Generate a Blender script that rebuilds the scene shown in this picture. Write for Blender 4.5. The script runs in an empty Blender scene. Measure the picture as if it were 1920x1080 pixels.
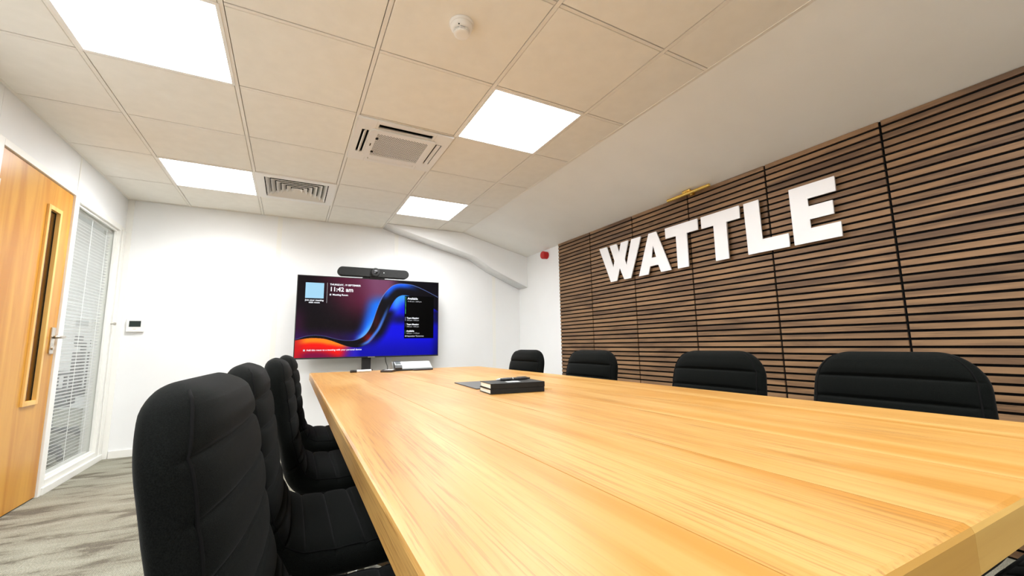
import bpy, bmesh, math, random
import numpy as np
from mathutils import Matrix, Vector

random.seed(7)
sc = bpy.context.scene
COL = sc.collection
H = 2.264            # suspended ceiling height
XL, XR = -0.45, 3.60  # left wall, right wall
YB, YN = 3.61, -4.25  # far wall, near wall (behind the camera)
XBRK = 2.71          # where the flat ceiling turns into the slope

# ------------------------------------------------------------------ camera
yaw, pitch, roll = 0.489, 0.134, -0.015
cy_, sy_, cp_, sp_ = math.cos(yaw), math.sin(yaw), math.cos(pitch), math.sin(pitch)
fw = Vector((sy_ * cp_, cy_ * cp_, sp_))
rt = Vector((cy_, -sy_, 0))
up = rt.cross(fw)
r2 = rt * math.cos(roll) + up * math.sin(roll)
u2 = -rt * math.sin(roll) + up * math.cos(roll)
cam_d = bpy.data.cameras.new('camera')
cam = bpy.data.objects.new('camera', cam_d)
COL.objects.link(cam)
M = Matrix.Identity(4)
for i in range(3):
    M[i][0], M[i][1], M[i][2] = r2[i], u2[i], -fw[i]
M[0][3], M[1][3], M[2][3] = 0.910, -1.239, H - 1.355
cam.matrix_world = M
cam_d.sensor_width = 36
cam_d.lens = 779.8 / 1920 * 36
cam_d.clip_start = 0.02
sc.camera = cam

# ------------------------------------------------------------------ world, exposure
w = bpy.data.worlds.new('world')
sc.world = w
w.use_nodes = True
w.node_tree.nodes['Background'].inputs[0].default_value = (1, 1, 1, 1)
w.node_tree.nodes['Background'].inputs[1].default_value = 0.05
vs = sc.view_settings
vs.view_transform = 'Standard'
vs.look = 'None'
vs.gamma = 1.0
vs.use_curve_mapping = False
vs.exposure = 0.25
PANEL_LIGHT = 12.5      # glow of the diffusers themselves
PANEL_WATT = 13.0      # directed light of each panel, limited spread like an office panel
PANEL_SPREAD = 150


# ------------------------------------------------------------------ helpers
def lin(c):
    return tuple(((x / 255) / 12.92 if x / 255 <= 0.04045 else ((x / 255 + 0.055) / 1.055) ** 2.4) for x in c) + (1,)


def mat(name, col, rough=0.5, metal=0.0, emit=None, estr=0.0, spec=0.5, trans=0.0, coat=0.0):
    m = bpy.data.materials.new(name)
    m.use_nodes = True
    b = m.node_tree.nodes['Principled BSDF']
    b.inputs['Base Color'].default_value = col if len(col) == 4 else tuple(col) + (1,)
    b.inputs['Roughness'].default_value = rough
    b.inputs['Metallic'].default_value = metal
    b.inputs['Specular IOR Level'].default_value = spec
    b.inputs['Transmission Weight'].default_value = trans
    b.inputs['Coat Weight'].default_value = coat
    if emit:
        b.inputs['Emission Color'].default_value = emit if len(emit) == 4 else tuple(emit) + (1,)
        b.inputs['Emission Strength'].default_value = estr
    return m


def nd(m, t, **kw):
    n = m.node_tree.nodes.new(t)
    for k, v in kw.items():
        if k in n.inputs:
            n.inputs[k].default_value = v
        else:
            setattr(n, k, v)
    return n


def lk(m, a, b):
    m.node_tree.links.new(a, b)


def noisy(m, c1, c2, scale=(1, 1, 1), nscale=5, detail=4, bump=0.0, bscale=None, bdist=0.002, lo=0.3, hi=0.7, rnd=False, dist=0.0):
    """colour variation between two tones and a fine relief, in object space"""
    b = m.node_tree.nodes['Principled BSDF']
    tc = nd(m, 'ShaderNodeTexCoord')
    mp = nd(m, 'ShaderNodeMapping')
    mp.inputs['Scale'].default_value = scale
    src = tc.outputs['Object']
    if rnd:
        oi = nd(m, 'ShaderNodeObjectInfo')
        mul = nd(m, 'ShaderNodeVectorMath', operation='SCALE')
        comb = nd(m, 'ShaderNodeCombineXYZ')
        lk(m, oi.outputs['Random'], comb.inputs[0])
        lk(m, oi.outputs['Random'], comb.inputs[1])
        lk(m, oi.outputs['Random'], comb.inputs[2])
        lk(m, comb.outputs[0], mul.inputs[0])
        mul.inputs['Scale'].default_value = 37.0
        add = nd(m, 'ShaderNodeVectorMath', operation='ADD')
        lk(m, src, add.inputs[0])
        lk(m, mul.outputs[0], add.inputs[1])
        src = add.outputs[0]
    lk(m, src, mp.inputs[0])
    n = nd(m, 'ShaderNodeTexNoise')
    n.inputs['Scale'].default_value = nscale
    n.inputs['Detail'].default_value = detail
    n.inputs['Distortion'].default_value = dist
    lk(m, mp.outputs[0], n.inputs['Vector'])
    cr = nd(m, 'ShaderNodeValToRGB')
    cr.color_ramp.elements[0].position = lo
    cr.color_ramp.elements[1].position = hi
    cr.color_ramp.elements[0].color = c1
    cr.color_ramp.elements[1].color = c2
    lk(m, n.outputs['Fac'], cr.inputs[0])
    lk(m, cr.outputs[0], b.inputs['Base Color'])
    if bump:
        n2 = nd(m, 'ShaderNodeTexNoise')
        n2.inputs['Scale'].default_value = bscale or nscale
        n2.inputs['Detail'].default_value = 3
        lk(m, mp.outputs[0] if not bscale else src, n2.inputs['Vector'])
        bp = nd(m, 'ShaderNodeBump')
        bp.inputs['Strength'].default_value = bump
        bp.inputs['Distance'].default_value = bdist
        lk(m, n2.outputs['Fac'], bp.inputs['Height'])
        lk(m, bp.outputs[0], b.inputs['Normal'])
    return cr


def mesh_obj(name, verts, faces, m=None, parent=None, smooth=False, loc=(0, 0, 0), rot=None):
    me = bpy.data.meshes.new(name)
    me.from_pydata([tuple(v) for v in verts], [], faces)
    me.update()
    if smooth:
        me.polygons.foreach_set('use_smooth', [True] * len(me.polygons))
    o = bpy.data.objects.new(name, me)
    COL.objects.link(o)
    if m:
        me.materials.append(m)
    o.location = loc
    if rot:
        o.rotation_euler = rot
    if parent:
        o.parent = parent
    return o


def bm_obj(name, bm, m=None, parent=None, smooth=False, loc=(0, 0, 0), rot=None):
    me = bpy.data.meshes.new(name)
    bmesh.ops.recalc_face_normals(bm, faces=bm.faces)
    bm.to_mesh(me)
    bm.free()
    if smooth:
        me.polygons.foreach_set('use_smooth', [True] * len(me.polygons))
    o = bpy.data.objects.new(name, me)
    COL.objects.link(o)
    if m:
        me.materials.append(m)
    o.location = loc
    if rot:
        o.rotation_euler = rot
    if parent:
        o.parent = parent
    return o


def add_box(bm, x0, x1, y0, y1, z0, z1, bev=0.0, seg=2):
    v = [bm.verts.new(p) for p in ((x0, y0, z0), (x1, y0, z0), (x1, y1, z0), (x0, y1, z0), (x0, y0, z1), (x1, y0, z1), (x1, y1, z1), (x0, y1, z1))]
    fs = [bm.faces.new([v[i] for i in q]) for q in ((0, 3, 2, 1), (4, 5, 6, 7), (0, 1, 5, 4), (1, 2, 6, 5), (2, 3, 7, 6), (3, 0, 4, 7))]
    if bev > 0:
        es = list({e for f in fs for e in f.edges})
        bmesh.ops.bevel(bm, geom=es, offset=bev, segments=seg, affect='EDGES', profile=0.7)


def box(name, x0, x1, y0, y1, z0, z1, m, parent=None, bev=0.0, seg=2, loc=(0, 0, 0), rot=None):
    bm = bmesh.new()
    add_box(bm, x0, x1, y0, y1, z0, z1, bev, seg)
    return bm_obj(name, bm, m, parent, loc=loc, rot=rot)


def boxes(name, L, m, parent=None, bev=0.0):
    bm = bmesh.new()
    for b in L:
        add_box(bm, *b, bev=bev)
    return bm_obj(name, bm, m, parent)


def add_lathe(bm, prof, n=24, c=(0, 0, 0), axis='z'):
    rings = []
    for r, h in prof:
        ring = []
        for k in range(n):
            a = 2 * math.pi * k / n
            p = (r * math.cos(a), r * math.sin(a), h)
            if axis == 'x':
                p = (h, p[0], p[1])
            if axis == 'y':
                p = (p[0], h, p[1])
            ring.append(bm.verts.new((p[0] + c[0], p[1] + c[1], p[2] + c[2])))
        rings.append(ring)
    for a, b in zip(rings, rings[1:]):
        for k in range(n):
            bm.faces.new((a[k], a[(k + 1) % n], b[(k + 1) % n], b[k]))
    bm.faces.new(rings[0][::-1])
    bm.faces.new(rings[-1])


def lathe(name, prof, m, parent=None, n=24, c=(0, 0, 0), axis='z', loc=(0, 0, 0), smooth=True, rot=None):
    bm = bmesh.new()
    add_lathe(bm, prof, n, c, axis)
    o = bm_obj(name, bm, m, parent, smooth=False, loc=loc, rot=rot)
    if smooth:
        smooth_by_angle(o)
    return o


def smooth_by_angle(o, ang=0.7):
    me = o.data
    bm = bmesh.new()
    bm.from_mesh(me)
    for f in bm.faces:
        f.smooth = True
    for e in bm.edges:
        if len(e.link_faces) == 2 and e.calc_face_angle(0) > ang:
            e.smooth = False
    bm.to_mesh(me)
    bm.free()


def add_tube(bm, pts, r, n=8, caps=True):
    pts = [Vector(p) for p in pts]
    rings = []
    t0 = (pts[1] - pts[0]).normalized()
    ref = Vector((0, 0, 1)) if abs(t0.z) < 0.9 else Vector((1, 0, 0))
    nrm = (ref - t0 * ref.dot(t0)).normalized()
    for i, p in enumerate(pts):
        t = (pts[min(i + 1, len(pts) - 1)] - pts[max(i - 1, 0)]).normalized()
        nrm = (nrm - t * nrm.dot(t)).normalized()
        bi = t.cross(nrm)
        rr = r[i] if isinstance(r, (list, tuple)) else r
        rings.append([bm.verts.new(p + (nrm * math.cos(2 * math.pi * k / n) + bi * math.sin(2 * math.pi * k / n)) * rr) for k in range(n)])
    for a, b in zip(rings, rings[1:]):
        for k in range(n):
            bm.faces.new((a[k], a[(k + 1) % n], b[(k + 1) % n], b[k]))
    if caps:
        bm.faces.new(rings[0][::-1])
        bm.faces.new(rings[-1])


def tube(name, pts, r, m, parent=None, n=8):
    bm = bmesh.new()
    add_tube(bm, pts, r, n)
    return bm_obj(name, bm, m, parent, smooth=True)


def prism(name, poly, h0, h1, m, parent=None, holes=(), plane='yz', bev=0.0):
    """polygon (2-D) extruded along the remaining axis from h0 to h1"""
    cu = bpy.data.curves.new('c', 'CURVE')
    cu.dimensions = '2D'
    cu.fill_mode = 'BOTH'
    for lp in [poly] + list(holes):
        s = cu.splines.new('POLY')
        s.points.add(len(lp) - 1)
        for p, q in zip(s.points, lp):
            p.co = (q[0], q[1], 0, 1)
        s.use_cyclic_u = True
    cu.extrude = abs(h1 - h0) / 2 - bev
    cu.bevel_depth = bev
    cu.bevel_resolution = 1
    cu.offset = -bev
    t = bpy.data.objects.new('t', cu)
    COL.objects.link(t)
    dg = bpy.context.evaluated_depsgraph_get()
    me = bpy.data.meshes.new_from_object(t.evaluated_get(dg))
    bpy.data.objects.remove(t)
    bpy.data.curves.remove(cu)
    hm = (h0 + h1) / 2
    n = len(me.vertices)
    co = np.empty(n * 3)
    me.vertices.foreach_get('co', co)
    co = co.reshape(-1, 3)
    if plane == 'yz':
        out = np.stack([co[:, 2] + hm, co[:, 0], co[:, 1]], 1)
    elif plane == 'xz':
        out = np.stack([co[:, 0], hm - co[:, 2], co[:, 1]], 1)
    else:
        out = np.stack([co[:, 0], co[:, 1], co[:, 2] + hm], 1)
    me.vertices.foreach_set('co', out.ravel())
    me.update()
    me.name = name
    me.materials.clear()
    me.materials.append(m)
    o = bpy.data.objects.new(name, me)
    COL.objects.link(o)
    bm = bmesh.new()
    bm.from_mesh(me)
    bmesh.ops.remove_doubles(bm, verts=bm.verts, dist=1e-6)
    bmesh.ops.recalc_face_normals(bm, faces=bm.faces)
    bm.to_mesh(me)
    bm.free()
    if parent:
        o.parent = parent
    return o


def text_mesh(name, s, size, m, parent, loc, rot, extrude=0.0, align='LEFT', bold=0.0, sx=1.0):
    cu = bpy.data.curves.new('t', 'FONT')
    cu.body = s
    cu.size = size
    cu.extrude = extrude
    cu.align_x = align
    cu.offset = bold
    cu.resolution_u = 2
    t = bpy.data.objects.new('t', cu)
    COL.objects.link(t)
    dg = bpy.context.evaluated_depsgraph_get()
    me = bpy.data.meshes.new_from_object(t.evaluated_get(dg))
    bpy.data.objects.remove(t)
    bpy.data.curves.remove(cu)
    me.name = name
    me.materials.clear()
    me.materials.append(m)
    o = bpy.data.objects.new(name, me)
    COL.objects.link(o)
    o.parent = parent
    o.location = loc
    o.rotation_euler = rot
    o.scale = (sx, 1, 1)
    return o


def thing(name, label, cat, loc=(0, 0, 0), rz=0.0, group=None):
    o = bpy.data.objects.new(name, None)
    COL.objects.link(o)
    o.empty_display_size = 0.1
    o.location = loc
    o.rotation_euler = (0, 0, rz)
    return tag(o, label, cat, group)


def tag(o, label, cat, group=None):
    o['label'] = label
    o['category'] = cat
    if group:
        o['group'] = group
    return o


def struct(o):
    o['kind'] = 'structure'
    return o


def sempty(name, loc=(0, 0, 0)):
    o = bpy.data.objects.new(name, None)
    COL.objects.link(o)
    o.location = loc
    return struct(o)


def dup(root, loc, rz, label):
    def cp(o, par):
        c = o.copy()
        COL.objects.link(c)
        if par:
            c.parent = par
        for ch in list(o.children):
            cp(ch, c)
        return c
    r = cp(root, None)
    r.location = loc
    r.rotation_euler = (0, 0, rz)
    r['label'] = label
    return r


# ------------------------------------------------------------------ materials
M_wall = mat('white wall paint', (0.83, 0.83, 0.80), 0.55)
noisy(M_wall, (0.845, 0.85, 0.845, 1), (0.87, 0.875, 0.87, 1), nscale=3, bump=0.05, bscale=300, bdist=0.0004)
M_trim = mat('white satin trim', (0.87, 0.86, 0.81), 0.4)
M_tile = mat('cream mineral tile', (0.73, 0.67, 0.56), 0.9, spec=0.1)
noisy(M_tile, (0.875, 0.845, 0.775, 1), (0.91, 0.88, 0.81, 1), nscale=14, detail=5, bump=0.25, bscale=420, bdist=0.0008, rnd=True)
M_grid = mat('white enamelled grid bar', (0.86, 0.82, 0.75), 0.5)
M_slope = mat('painted sloping ceiling', (0.74, 0.71, 0.63), 0.8)
noisy(M_slope, (0.87, 0.86, 0.82, 1), (0.90, 0.89, 0.85, 1), nscale=4, bump=0.08, bscale=260, bdist=0.0005)
M_plastic = mat('white plastic', (0.88, 0.86, 0.82), 0.35)
M_plastic2 = mat('off white plastic', (0.72, 0.68, 0.61), 0.45)
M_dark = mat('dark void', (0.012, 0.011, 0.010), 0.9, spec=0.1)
M_black = mat('black plastic', (0.012, 0.012, 0.013), 0.35)
M_blackmetal = mat('black powder coat', (0.015, 0.015, 0.016), 0.45)
M_chrome = mat('polished aluminium', (0.80, 0.80, 0.79), 0.18, 1.0)
M_steel = mat('satin steel', (0.62, 0.58, 0.52), 0.28, 1.0)
M_brass = mat('polished brass', (0.86, 0.58, 0.16), 0.2, 1.0)
M_red = mat('red plastic', (0.50, 0.008, 0.006), 0.35)
M_letter = mat('white letter face', (0.93, 0.93, 0.95), 0.35)
M_led = mat('lit diffuser', (0.9, 0.9, 0.9), 0.6, emit=(0.955, 0.98, 1.0), estr=PANEL_LIGHT)

# carpet: streaked grey planks with a ribbed pile
M_carpet = mat('grey streaked carpet', (0.4, 0.38, 0.34), 0.95, spec=0.1)
b = M_carpet.node_tree.nodes['Principled BSDF']
tc = nd(M_carpet, 'ShaderNodeTexCoord')
mp = nd(M_carpet, 'ShaderNodeMapping')
mp.inputs['Rotation'].default_value = (0, 0, math.radians(14))
mp.inputs['Scale'].default_value = (1.7, 5.6, 1)
lk(M_carpet, tc.outputs['Object'], mp.inputs[0])
n1 = nd(M_carpet, 'ShaderNodeTexNoise')
n1.inputs['Scale'].default_value = 1.5
n1.inputs['Detail'].default_value = 6
n1.inputs['Distortion'].default_value = 0.5
n1.inputs['Roughness'].default_value = 0.62
lk(M_carpet, mp.outputs[0], n1.inputs['Vector'])
cr = nd(M_carpet, 'ShaderNodeValToRGB')
cr.color_ramp.elements[0].position = 0.40
cr.color_ramp.elements[0].color = lin((110, 103, 91))
cr.color_ramp.elements[1].position = 0.465
cr.color_ramp.elements[1].color = lin((140, 136, 121))
e = cr.color_ramp.elements.new(0.62)
e.color = lin((154, 151, 136))
lk(M_carpet, n1.outputs['Fac'], cr.inputs[0])
n3 = nd(M_carpet, 'ShaderNodeTexNoise')
n3.inputs['Scale'].default_value = 190
n3.inputs['Detail'].default_value = 3
lk(M_carpet, tc.outputs['Object'], n3.inputs['Vector'])
mr = nd(M_carpet, 'ShaderNodeMapRange')
mr.inputs['From Min'].default_value = 0.3
mr.inputs['From Max'].default_value = 0.7
mr.inputs['To Min'].default_value = 0.66
mr.inputs['To Max'].default_value = 1.26
lk(M_carpet, n3.outputs['Fac'], mr.inputs['Value'])
mx = nd(M_carpet, 'ShaderNodeVectorMath', operation='SCALE')
lk(M_carpet, cr.outputs[0], mx.inputs[0])
lk(M_carpet, mr.outputs[0], mx.inputs['Scale'])
lk(M_carpet, mx.outputs[0], b.inputs['Base Color'])
wv = nd(M_carpet, 'ShaderNodeTexWave')
wv.inputs['Scale'].default_value = 42
wv.inputs['Distortion'].default_value = 2
lk(M_carpet, tc.outputs['Object'], wv.inputs['Vector'])
ad = nd(M_carpet, 'ShaderNodeMath', operation='ADD')
lk(M_carpet, wv.outputs['Fac'], ad.inputs[0])
lk(M_carpet, n3.outputs['Fac'], ad.inputs[1])
bp = nd(M_carpet, 'ShaderNodeBump')
bp.inputs['Strength'].default_value = 0.5
bp.inputs['Distance'].default_value = 0.004
lk(M_carpet, ad.outputs[0], bp.inputs['Height'])
lk(M_carpet, bp.outputs[0], b.inputs['Normal'])


def wood(name, base, dark, pore, along=1, rough=0.38, sc_=1.0, rings=True, bumps=0.15, pore_amt=0.5):
    """wood with long grain: broad growth figure + fine dark pores; 'along' is the grain axis"""
    m = mat(name, base, rough)
    b = m.node_tree.nodes['Principled BSDF']
    tc = nd(m, 'ShaderNodeTexCoord')
    oi = nd(m, 'ShaderNodeObjectInfo')
    cmb = nd(m, 'ShaderNodeCombineXYZ')
    for i in range(3):
        lk(m, oi.outputs['Random'], cmb.inputs[i])
    sm = nd(m, 'ShaderNodeVectorMath', operation='SCALE')
    sm.inputs['Scale'].default_value = 41.0
    lk(m, cmb.outputs[0], sm.inputs[0])
    ad = nd(m, 'ShaderNodeVectorMath', operation='ADD')
    lk(m, tc.outputs['Object'], ad.inputs[0])
    lk(m, sm.outputs[0], ad.inputs[1])

    def mapped(s_long, s_cross):
        mp = nd(m, 'ShaderNodeMapping')
        s = [s_cross * sc_] * 3
        s[along] = s_long * sc_
        mp.inputs['Scale'].default_value = s
        lk(m, ad.outputs[0], mp.inputs[0])
        return mp.outputs[0]
    nA = nd(m, 'ShaderNodeTexNoise')
    nA.inputs['Scale'].default_value = 1.0
    nA.inputs['Detail'].default_value = 5
    nA.inputs['Distortion'].default_value = 1.2
    lk(m, mapped(0.8, 9.0), nA.inputs['Vector'])
    crA = nd(m, 'ShaderNodeValToRGB')
    crA.color_ramp.elements[0].position = 0.36
    crA.color_ramp.elements[0].color = dark
    crA.color_ramp.elements[1].position = 0.60
    crA.color_ramp.elements[1].color = base
    lk(m, nA.outputs['Fac'], crA.inputs[0])
    # fine pores
    nB = nd(m, 'ShaderNodeTexNoise')
    nB.inputs['Scale'].default_value = 1.0
    nB.inputs['Detail'].default_value = 4
    nB.inputs['Roughness'].default_value = 0.65
    nB.inputs['Distortion'].default_value = 0.3
    lk(m, mapped(5.0, 300.0), nB.inputs['Vector'])
    crB = nd(m, 'ShaderNodeValToRGB')
    crB.color_ramp.elements[0].position = 0.36
    crB.color_ramp.elements[0].color = (1, 1, 1, 1)
    crB.color_ramp.elements[1].position = 0.50
    crB.color_ramp.elements[1].color = (0, 0, 0, 1)
    lk(m, nB.outputs['Fac'], crB.inputs[0])
    # pore density varies in broad zones
    nC = nd(m, 'ShaderNodeTexNoise')
    nC.inputs['Scale'].default_value = 1.0
    nC.inputs['Detail'].default_value = 2
    lk(m, mapped(1.2, 5.0), nC.inputs['Vector'])
    crC = nd(m, 'ShaderNodeValToRGB')
    crC.color_ramp.elements[0].position = 0.40
    crC.color_ramp.elements[1].position = 0.68
    lk(m, nC.outputs['Fac'], crC.inputs[0])
    mu = nd(m, 'ShaderNodeMath', operation='MULTIPLY')
    lk(m, crB.outputs[0], mu.inputs[0])
    lk(m, crC.outputs[0], mu.inputs[1])
    mu2 = nd(m, 'ShaderNodeMath', operation='MULTIPLY')
    mu2.inputs[1].default_value = pore_amt
    lk(m, mu.outputs[0], mu2.inputs[0])
    last = crA.outputs[0]
    if rings:
        wv = nd(m, 'ShaderNodeTexWave', wave_type='BANDS', bands_direction='X')
        wv.inputs['Scale'].default_value = 1.0
        wv.inputs['Distortion'].default_value = 9.0
        wv.inputs['Detail'].default_value = 2.5
        wv.inputs['Detail Scale'].default_value = 0.8
        lk(m, mapped(1.1, 9.0), wv.inputs['Vector'])
        crW = nd(m, 'ShaderNodeValToRGB')
        crW.color_ramp.elements[0].position = 0.0
        crW.color_ramp.elements[0].color = (1, 1, 1, 1)
        crW.color_ramp.elements[1].position = 0.22
        crW.color_ramp.elements[1].color = (0, 0, 0, 1)
        lk(m, wv.outputs['Fac'], crW.inputs[0])
        mw = nd(m, 'ShaderNodeMath', operation='MULTIPLY')
        mw.inputs[1].default_value = 0.36
        lk(m, crW.outputs[0], mw.inputs[0])
        mxw = nd(m, 'ShaderNodeMix', data_type='RGBA')
        lk(m, mw.outputs[0], mxw.inputs[0])
        lk(m, last, mxw.inputs[6])
        mxw.inputs[7].default_value = dark
        last = mxw.outputs[2]
    mx = nd(m, 'ShaderNodeMix', data_type='RGBA')
    lk(m, mu2.outputs[0], mx.inputs[0])
    lk(m, last, mx.inputs[6])
    mx.inputs[7].default_value = pore
    lk(m, mx.outputs[2], b.inputs['Base Color'])
    bp = nd(m, 'ShaderNodeBump')
    bp.inputs['Strength'].default_value = bumps
    bp.inputs['Distance'].default_value = 0.0006
    bp.invert = True
    lk(m, mu2.outputs[0], bp.inputs['Height'])
    lk(m, bp.outputs[0], b.inputs['Normal'])
    return m


M_oak = wood('oiled oak', lin((183, 143, 82)), lin((168, 118, 48)), lin((118, 74, 24)), along=1, rough=0.38, pore_amt=0.7)
M_oak_edge = wood('oak edge', lin((214, 172, 84)), lin((190, 140, 44)), lin((150, 100, 30)), along=1, rough=0.5, rings=False)
M_oak_end = wood('oak end grain', lin((196, 158, 84)), lin((176, 132, 56)), lin((140, 96, 34)), along=0, rough=0.6, rings=False, sc_=0.6, pore_amt=0.4)
M_maple = wood('honey maple veneer', lin((214, 156, 62)), lin((192, 126, 28)), lin((172, 106, 18)), along=2, rough=0.3, sc_=0.75, rings=False, pore_amt=0.15, bumps=0.02)
M_maple_bead = wood('pale maple bead', lin((236, 190, 110)), lin((226, 172, 90)), lin((200, 140, 60)), along=2, rough=0.4, rings=False, pore_amt=0.1, bumps=0.02)
M_slat = wood('walnut veneer slat', lin((150, 115, 80)), lin((100, 73, 49)), lin((46, 32, 21)), along=1, rough=0.55, rings=False, pore_amt=0.75, sc_=1.3)
M_felt = mat('black acoustic felt', (0.008, 0.008, 0.008), 1.0, spec=0.05)

# black woven upholstery
M_fabric = mat('black woven upholstery', (0.014, 0.015, 0.014), 0.85, spec=0.06)
M_fabric.node_tree.nodes['Principled BSDF'].inputs['Sheen Weight'].default_value = 0.03
M_fabric.node_tree.nodes['Principled BSDF'].inputs['Sheen Roughness'].default_value = 0.4
noisy(M_fabric, (0.0008, 0.0010, 0.0008, 1), (0.0060, 0.0072, 0.0062, 1), nscale=700, detail=2, bump=0.5, bscale=950, bdist=0.0007, lo=0.3, hi=0.75)
M_piping = mat('black seam cord', (0.004, 0.004, 0.004), 0.9, spec=0.1)

# glass
M_glass = mat('clear glazing', (0.95, 0.97, 0.96), 0.0, trans=1.0)
nt = M_glass.node_tree
for n_ in list(nt.nodes):
    if n_.type == 'BSDF_PRINCIPLED':
        nt.nodes.remove(n_)
gl = nt.nodes.new('ShaderNodeBsdfGlossy')
gl.inputs['Roughness'].default_value = 0.02
tr = nt.nodes.new('ShaderNodeBsdfTransparent')
tr.inputs[0].default_value = (0.975, 0.985, 0.98, 1)
fr = nt.nodes.new('ShaderNodeFresnel')
fr.inputs[0].default_value = 1.45
ms = nt.nodes.new('ShaderNodeMixShader')
geo = nt.nodes.new('ShaderNodeNewGeometry')
inv = nt.nodes.new('ShaderNodeMath')
inv.operation = 'SUBTRACT'
inv.inputs[0].default_value = 1.0
nt.links.new(geo.outputs['Backfacing'], inv.inputs[1])
fm = nt.nodes.new('ShaderNodeMath')
fm.operation = 'MULTIPLY'
nt.links.new(fr.outputs[0], fm.inputs[0])
nt.links.new(inv.outputs[0], fm.inputs[1])
nt.links.new(fm.outputs[0], ms.inputs[0])
nt.links.new(tr.outputs[0], ms.inputs[1])
nt.links.new(gl.outputs[0], ms.inputs[2])
nt.links.new(ms.outputs[0], nt.nodes['Material Output'].inputs[0])

# ------------------------------------------------------------------ shell
struct(box('floor', -4.6, XR + 0.15, YN - 0.1, 8.2, -0.1, 0.0, M_carpet))

wb = struct(box('wall_back', XL - 0.1, XR + 0.15, YB, YB + 0.1, 0, H + 0.3, M_wall))
for x in (0.76, 1.96, 3.22):
    box('joint_strip', x - 0.022, x + 0.022, YB - 0.003, YB - 0.0005, 0.07, H if x < 3 else 1.78, M_trim, wb)
box('corner_strip', XL, XL + 0.045, YB - 0.008, YB - 0.0005, 0.0, H, M_trim, wb)
struct(box('wall_right', XR, XR + 0.15, YN - 0.1, YB, 0, H + 0.3, M_wall))
struct(box('wall_near', XL - 0.1, XR, YN - 0.1, YN, 0, H + 0.3, M_wall))
struct(box('baseboard_back', XL + 0.05, XR, YB - 0.014, YB - 0.0005, 0, 0.062, M_trim, bev=0.003))
struct(box('baseboard_right', XR - 0.014, XR - 0.0005, 2.66, YB - 0.016, 0, 0.062, M_trim, bev=0.003))

# left partition with door and glazed screen
DY0, DY1 = 1.775, 2.592     # door leaf
DZ = 1.962
WY0, WY1 = 2.672, 3.475     # glass opening
WZ0, WZ1 = 0.085, 1.945
wl = sempty('wall_left')
x0, x1 = XL - 0.1, XL
boxes('partition_panel', [(x0, x1, YN, DY0 - 0.052, 0, H)], M_wall, wl)
boxes('partition_panel', [(x0, x1, DY0 - 0.050, 2.630, DZ + 0.040, H)], M_wall, wl)
boxes('partition_panel', [(x0, x1, 2.633, YB, WZ1 + 0.045, H)], M_wall, wl)
boxes('partition_post', [(x0, x1 - 0.002, WY1 + 0.03, YB, 0, WZ1 + 0.045)], M_trim, wl)
box('cover_strip', x1 - 0.001, x1 + 0.0025, 2.624, 2.640, DZ + 0.05, H, M_trim, wl)
box('cover_strip', x1 - 0.001, x1 + 0.010, WY1 + 0.06, YB - 0.01, 0.0, WZ1 + 0.02, M_trim, wl, bev=0.003)

# door
door = sempty('door_1', (XL, DY0, 0))


def shift(o, d):
    o.location = Vector(o.location) + Vector(d)


def dbox(name, *a, m=None, parent=door, bev=0.0):
    b_ = list(a)
    o = box(name, b_[0] - XL, b_[1] - XL, b_[2] - DY0, b_[3] - DY0, b_[4], b_[5], m, parent, bev)
    return o


# frame: jambs + head with a stop
dbox('door_jamb', x0, x1 + 0.010, DY0 - 0.050, DY0 - 0.004, 0, DZ + 0.045, m=M_trim, bev=0.003)
dbox('door_jamb', x0, x1 + 0.010, DY1 + 0.004, DY1 + 0.038, 0, DZ + 0.045, m=M_trim, bev=0.003)
dbox('door_head', x0, x1 + 0.010, DY0 - 0.004, DY1 + 0.004, DZ + 0.006, DZ + 0.045, m=M_trim, bev=0.003)
# leaf with vision-panel opening
VY0, VY1, VZ0, VZ1 = 2.300, 2.430, 0.610, 1.790
lx0, lx1 = XL - 0.045, XL - 0.002
leaf = prism('door_leaf', [(DY0 - DY0, 0.008), (DY1 - DY0, 0.008), (DY1 - DY0, DZ), (0, DZ)], lx0 - XL, lx1 - XL, M_maple, door,
             holes=[[(VY0 - DY0, VZ0), (VY0 - DY0, VZ1), (VY1 - DY0, VZ1), (VY1 - DY0, VZ0)]], plane='yz')
for (a0, a1, c0, c1) in ((VY0 - 0.020, VY0 + 0.004, VZ0 - 0.022, VZ1 + 0.022), (VY1 - 0.004, VY1 + 0.020, VZ0 - 0.022, VZ1 + 0.022),
                         (VY0 + 0.004, VY1 - 0.004, VZ1 - 0.004, VZ1 + 0.022), (VY0 + 0.004, VY1 - 0.004, VZ0 - 0.022, VZ0 + 0.004)):
    dbox('glazing_bead', XL - 0.030, XL + 0.009, a0, a1, c0, c1, m=M_maple_bead, parent=leaf, bev=0.002)
M_vglass = M_glass.copy()
M_vglass.name = 'tinted fire glass'
M_vglass.node_tree.nodes['Transparent BSDF'].inputs[0].default_value = (0.60, 0.47, 0.20, 1)
dbox('vision_pane', XL - 0.018, XL - 0.013, VY0 + 0.001, VY1 - 0.001, VZ0 + 0.001, VZ1 - 0.001, m=M_vglass, parent=leaf)
dbox('glazing_seal', XL - 0.020, XL - 0.0115, VY1 - 0.011, VY1 - 0.0045, VZ0 + 0.004, VZ1 - 0.004, m=M_dark, parent=leaf)
dbox('glazing_seal', XL - 0.020, XL - 0.0115, VY0 + 0.0045, VY1 - 0.010, VZ1 - 0.010, VZ1 - 0.0045, m=M_dark, parent=leaf)
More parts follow.
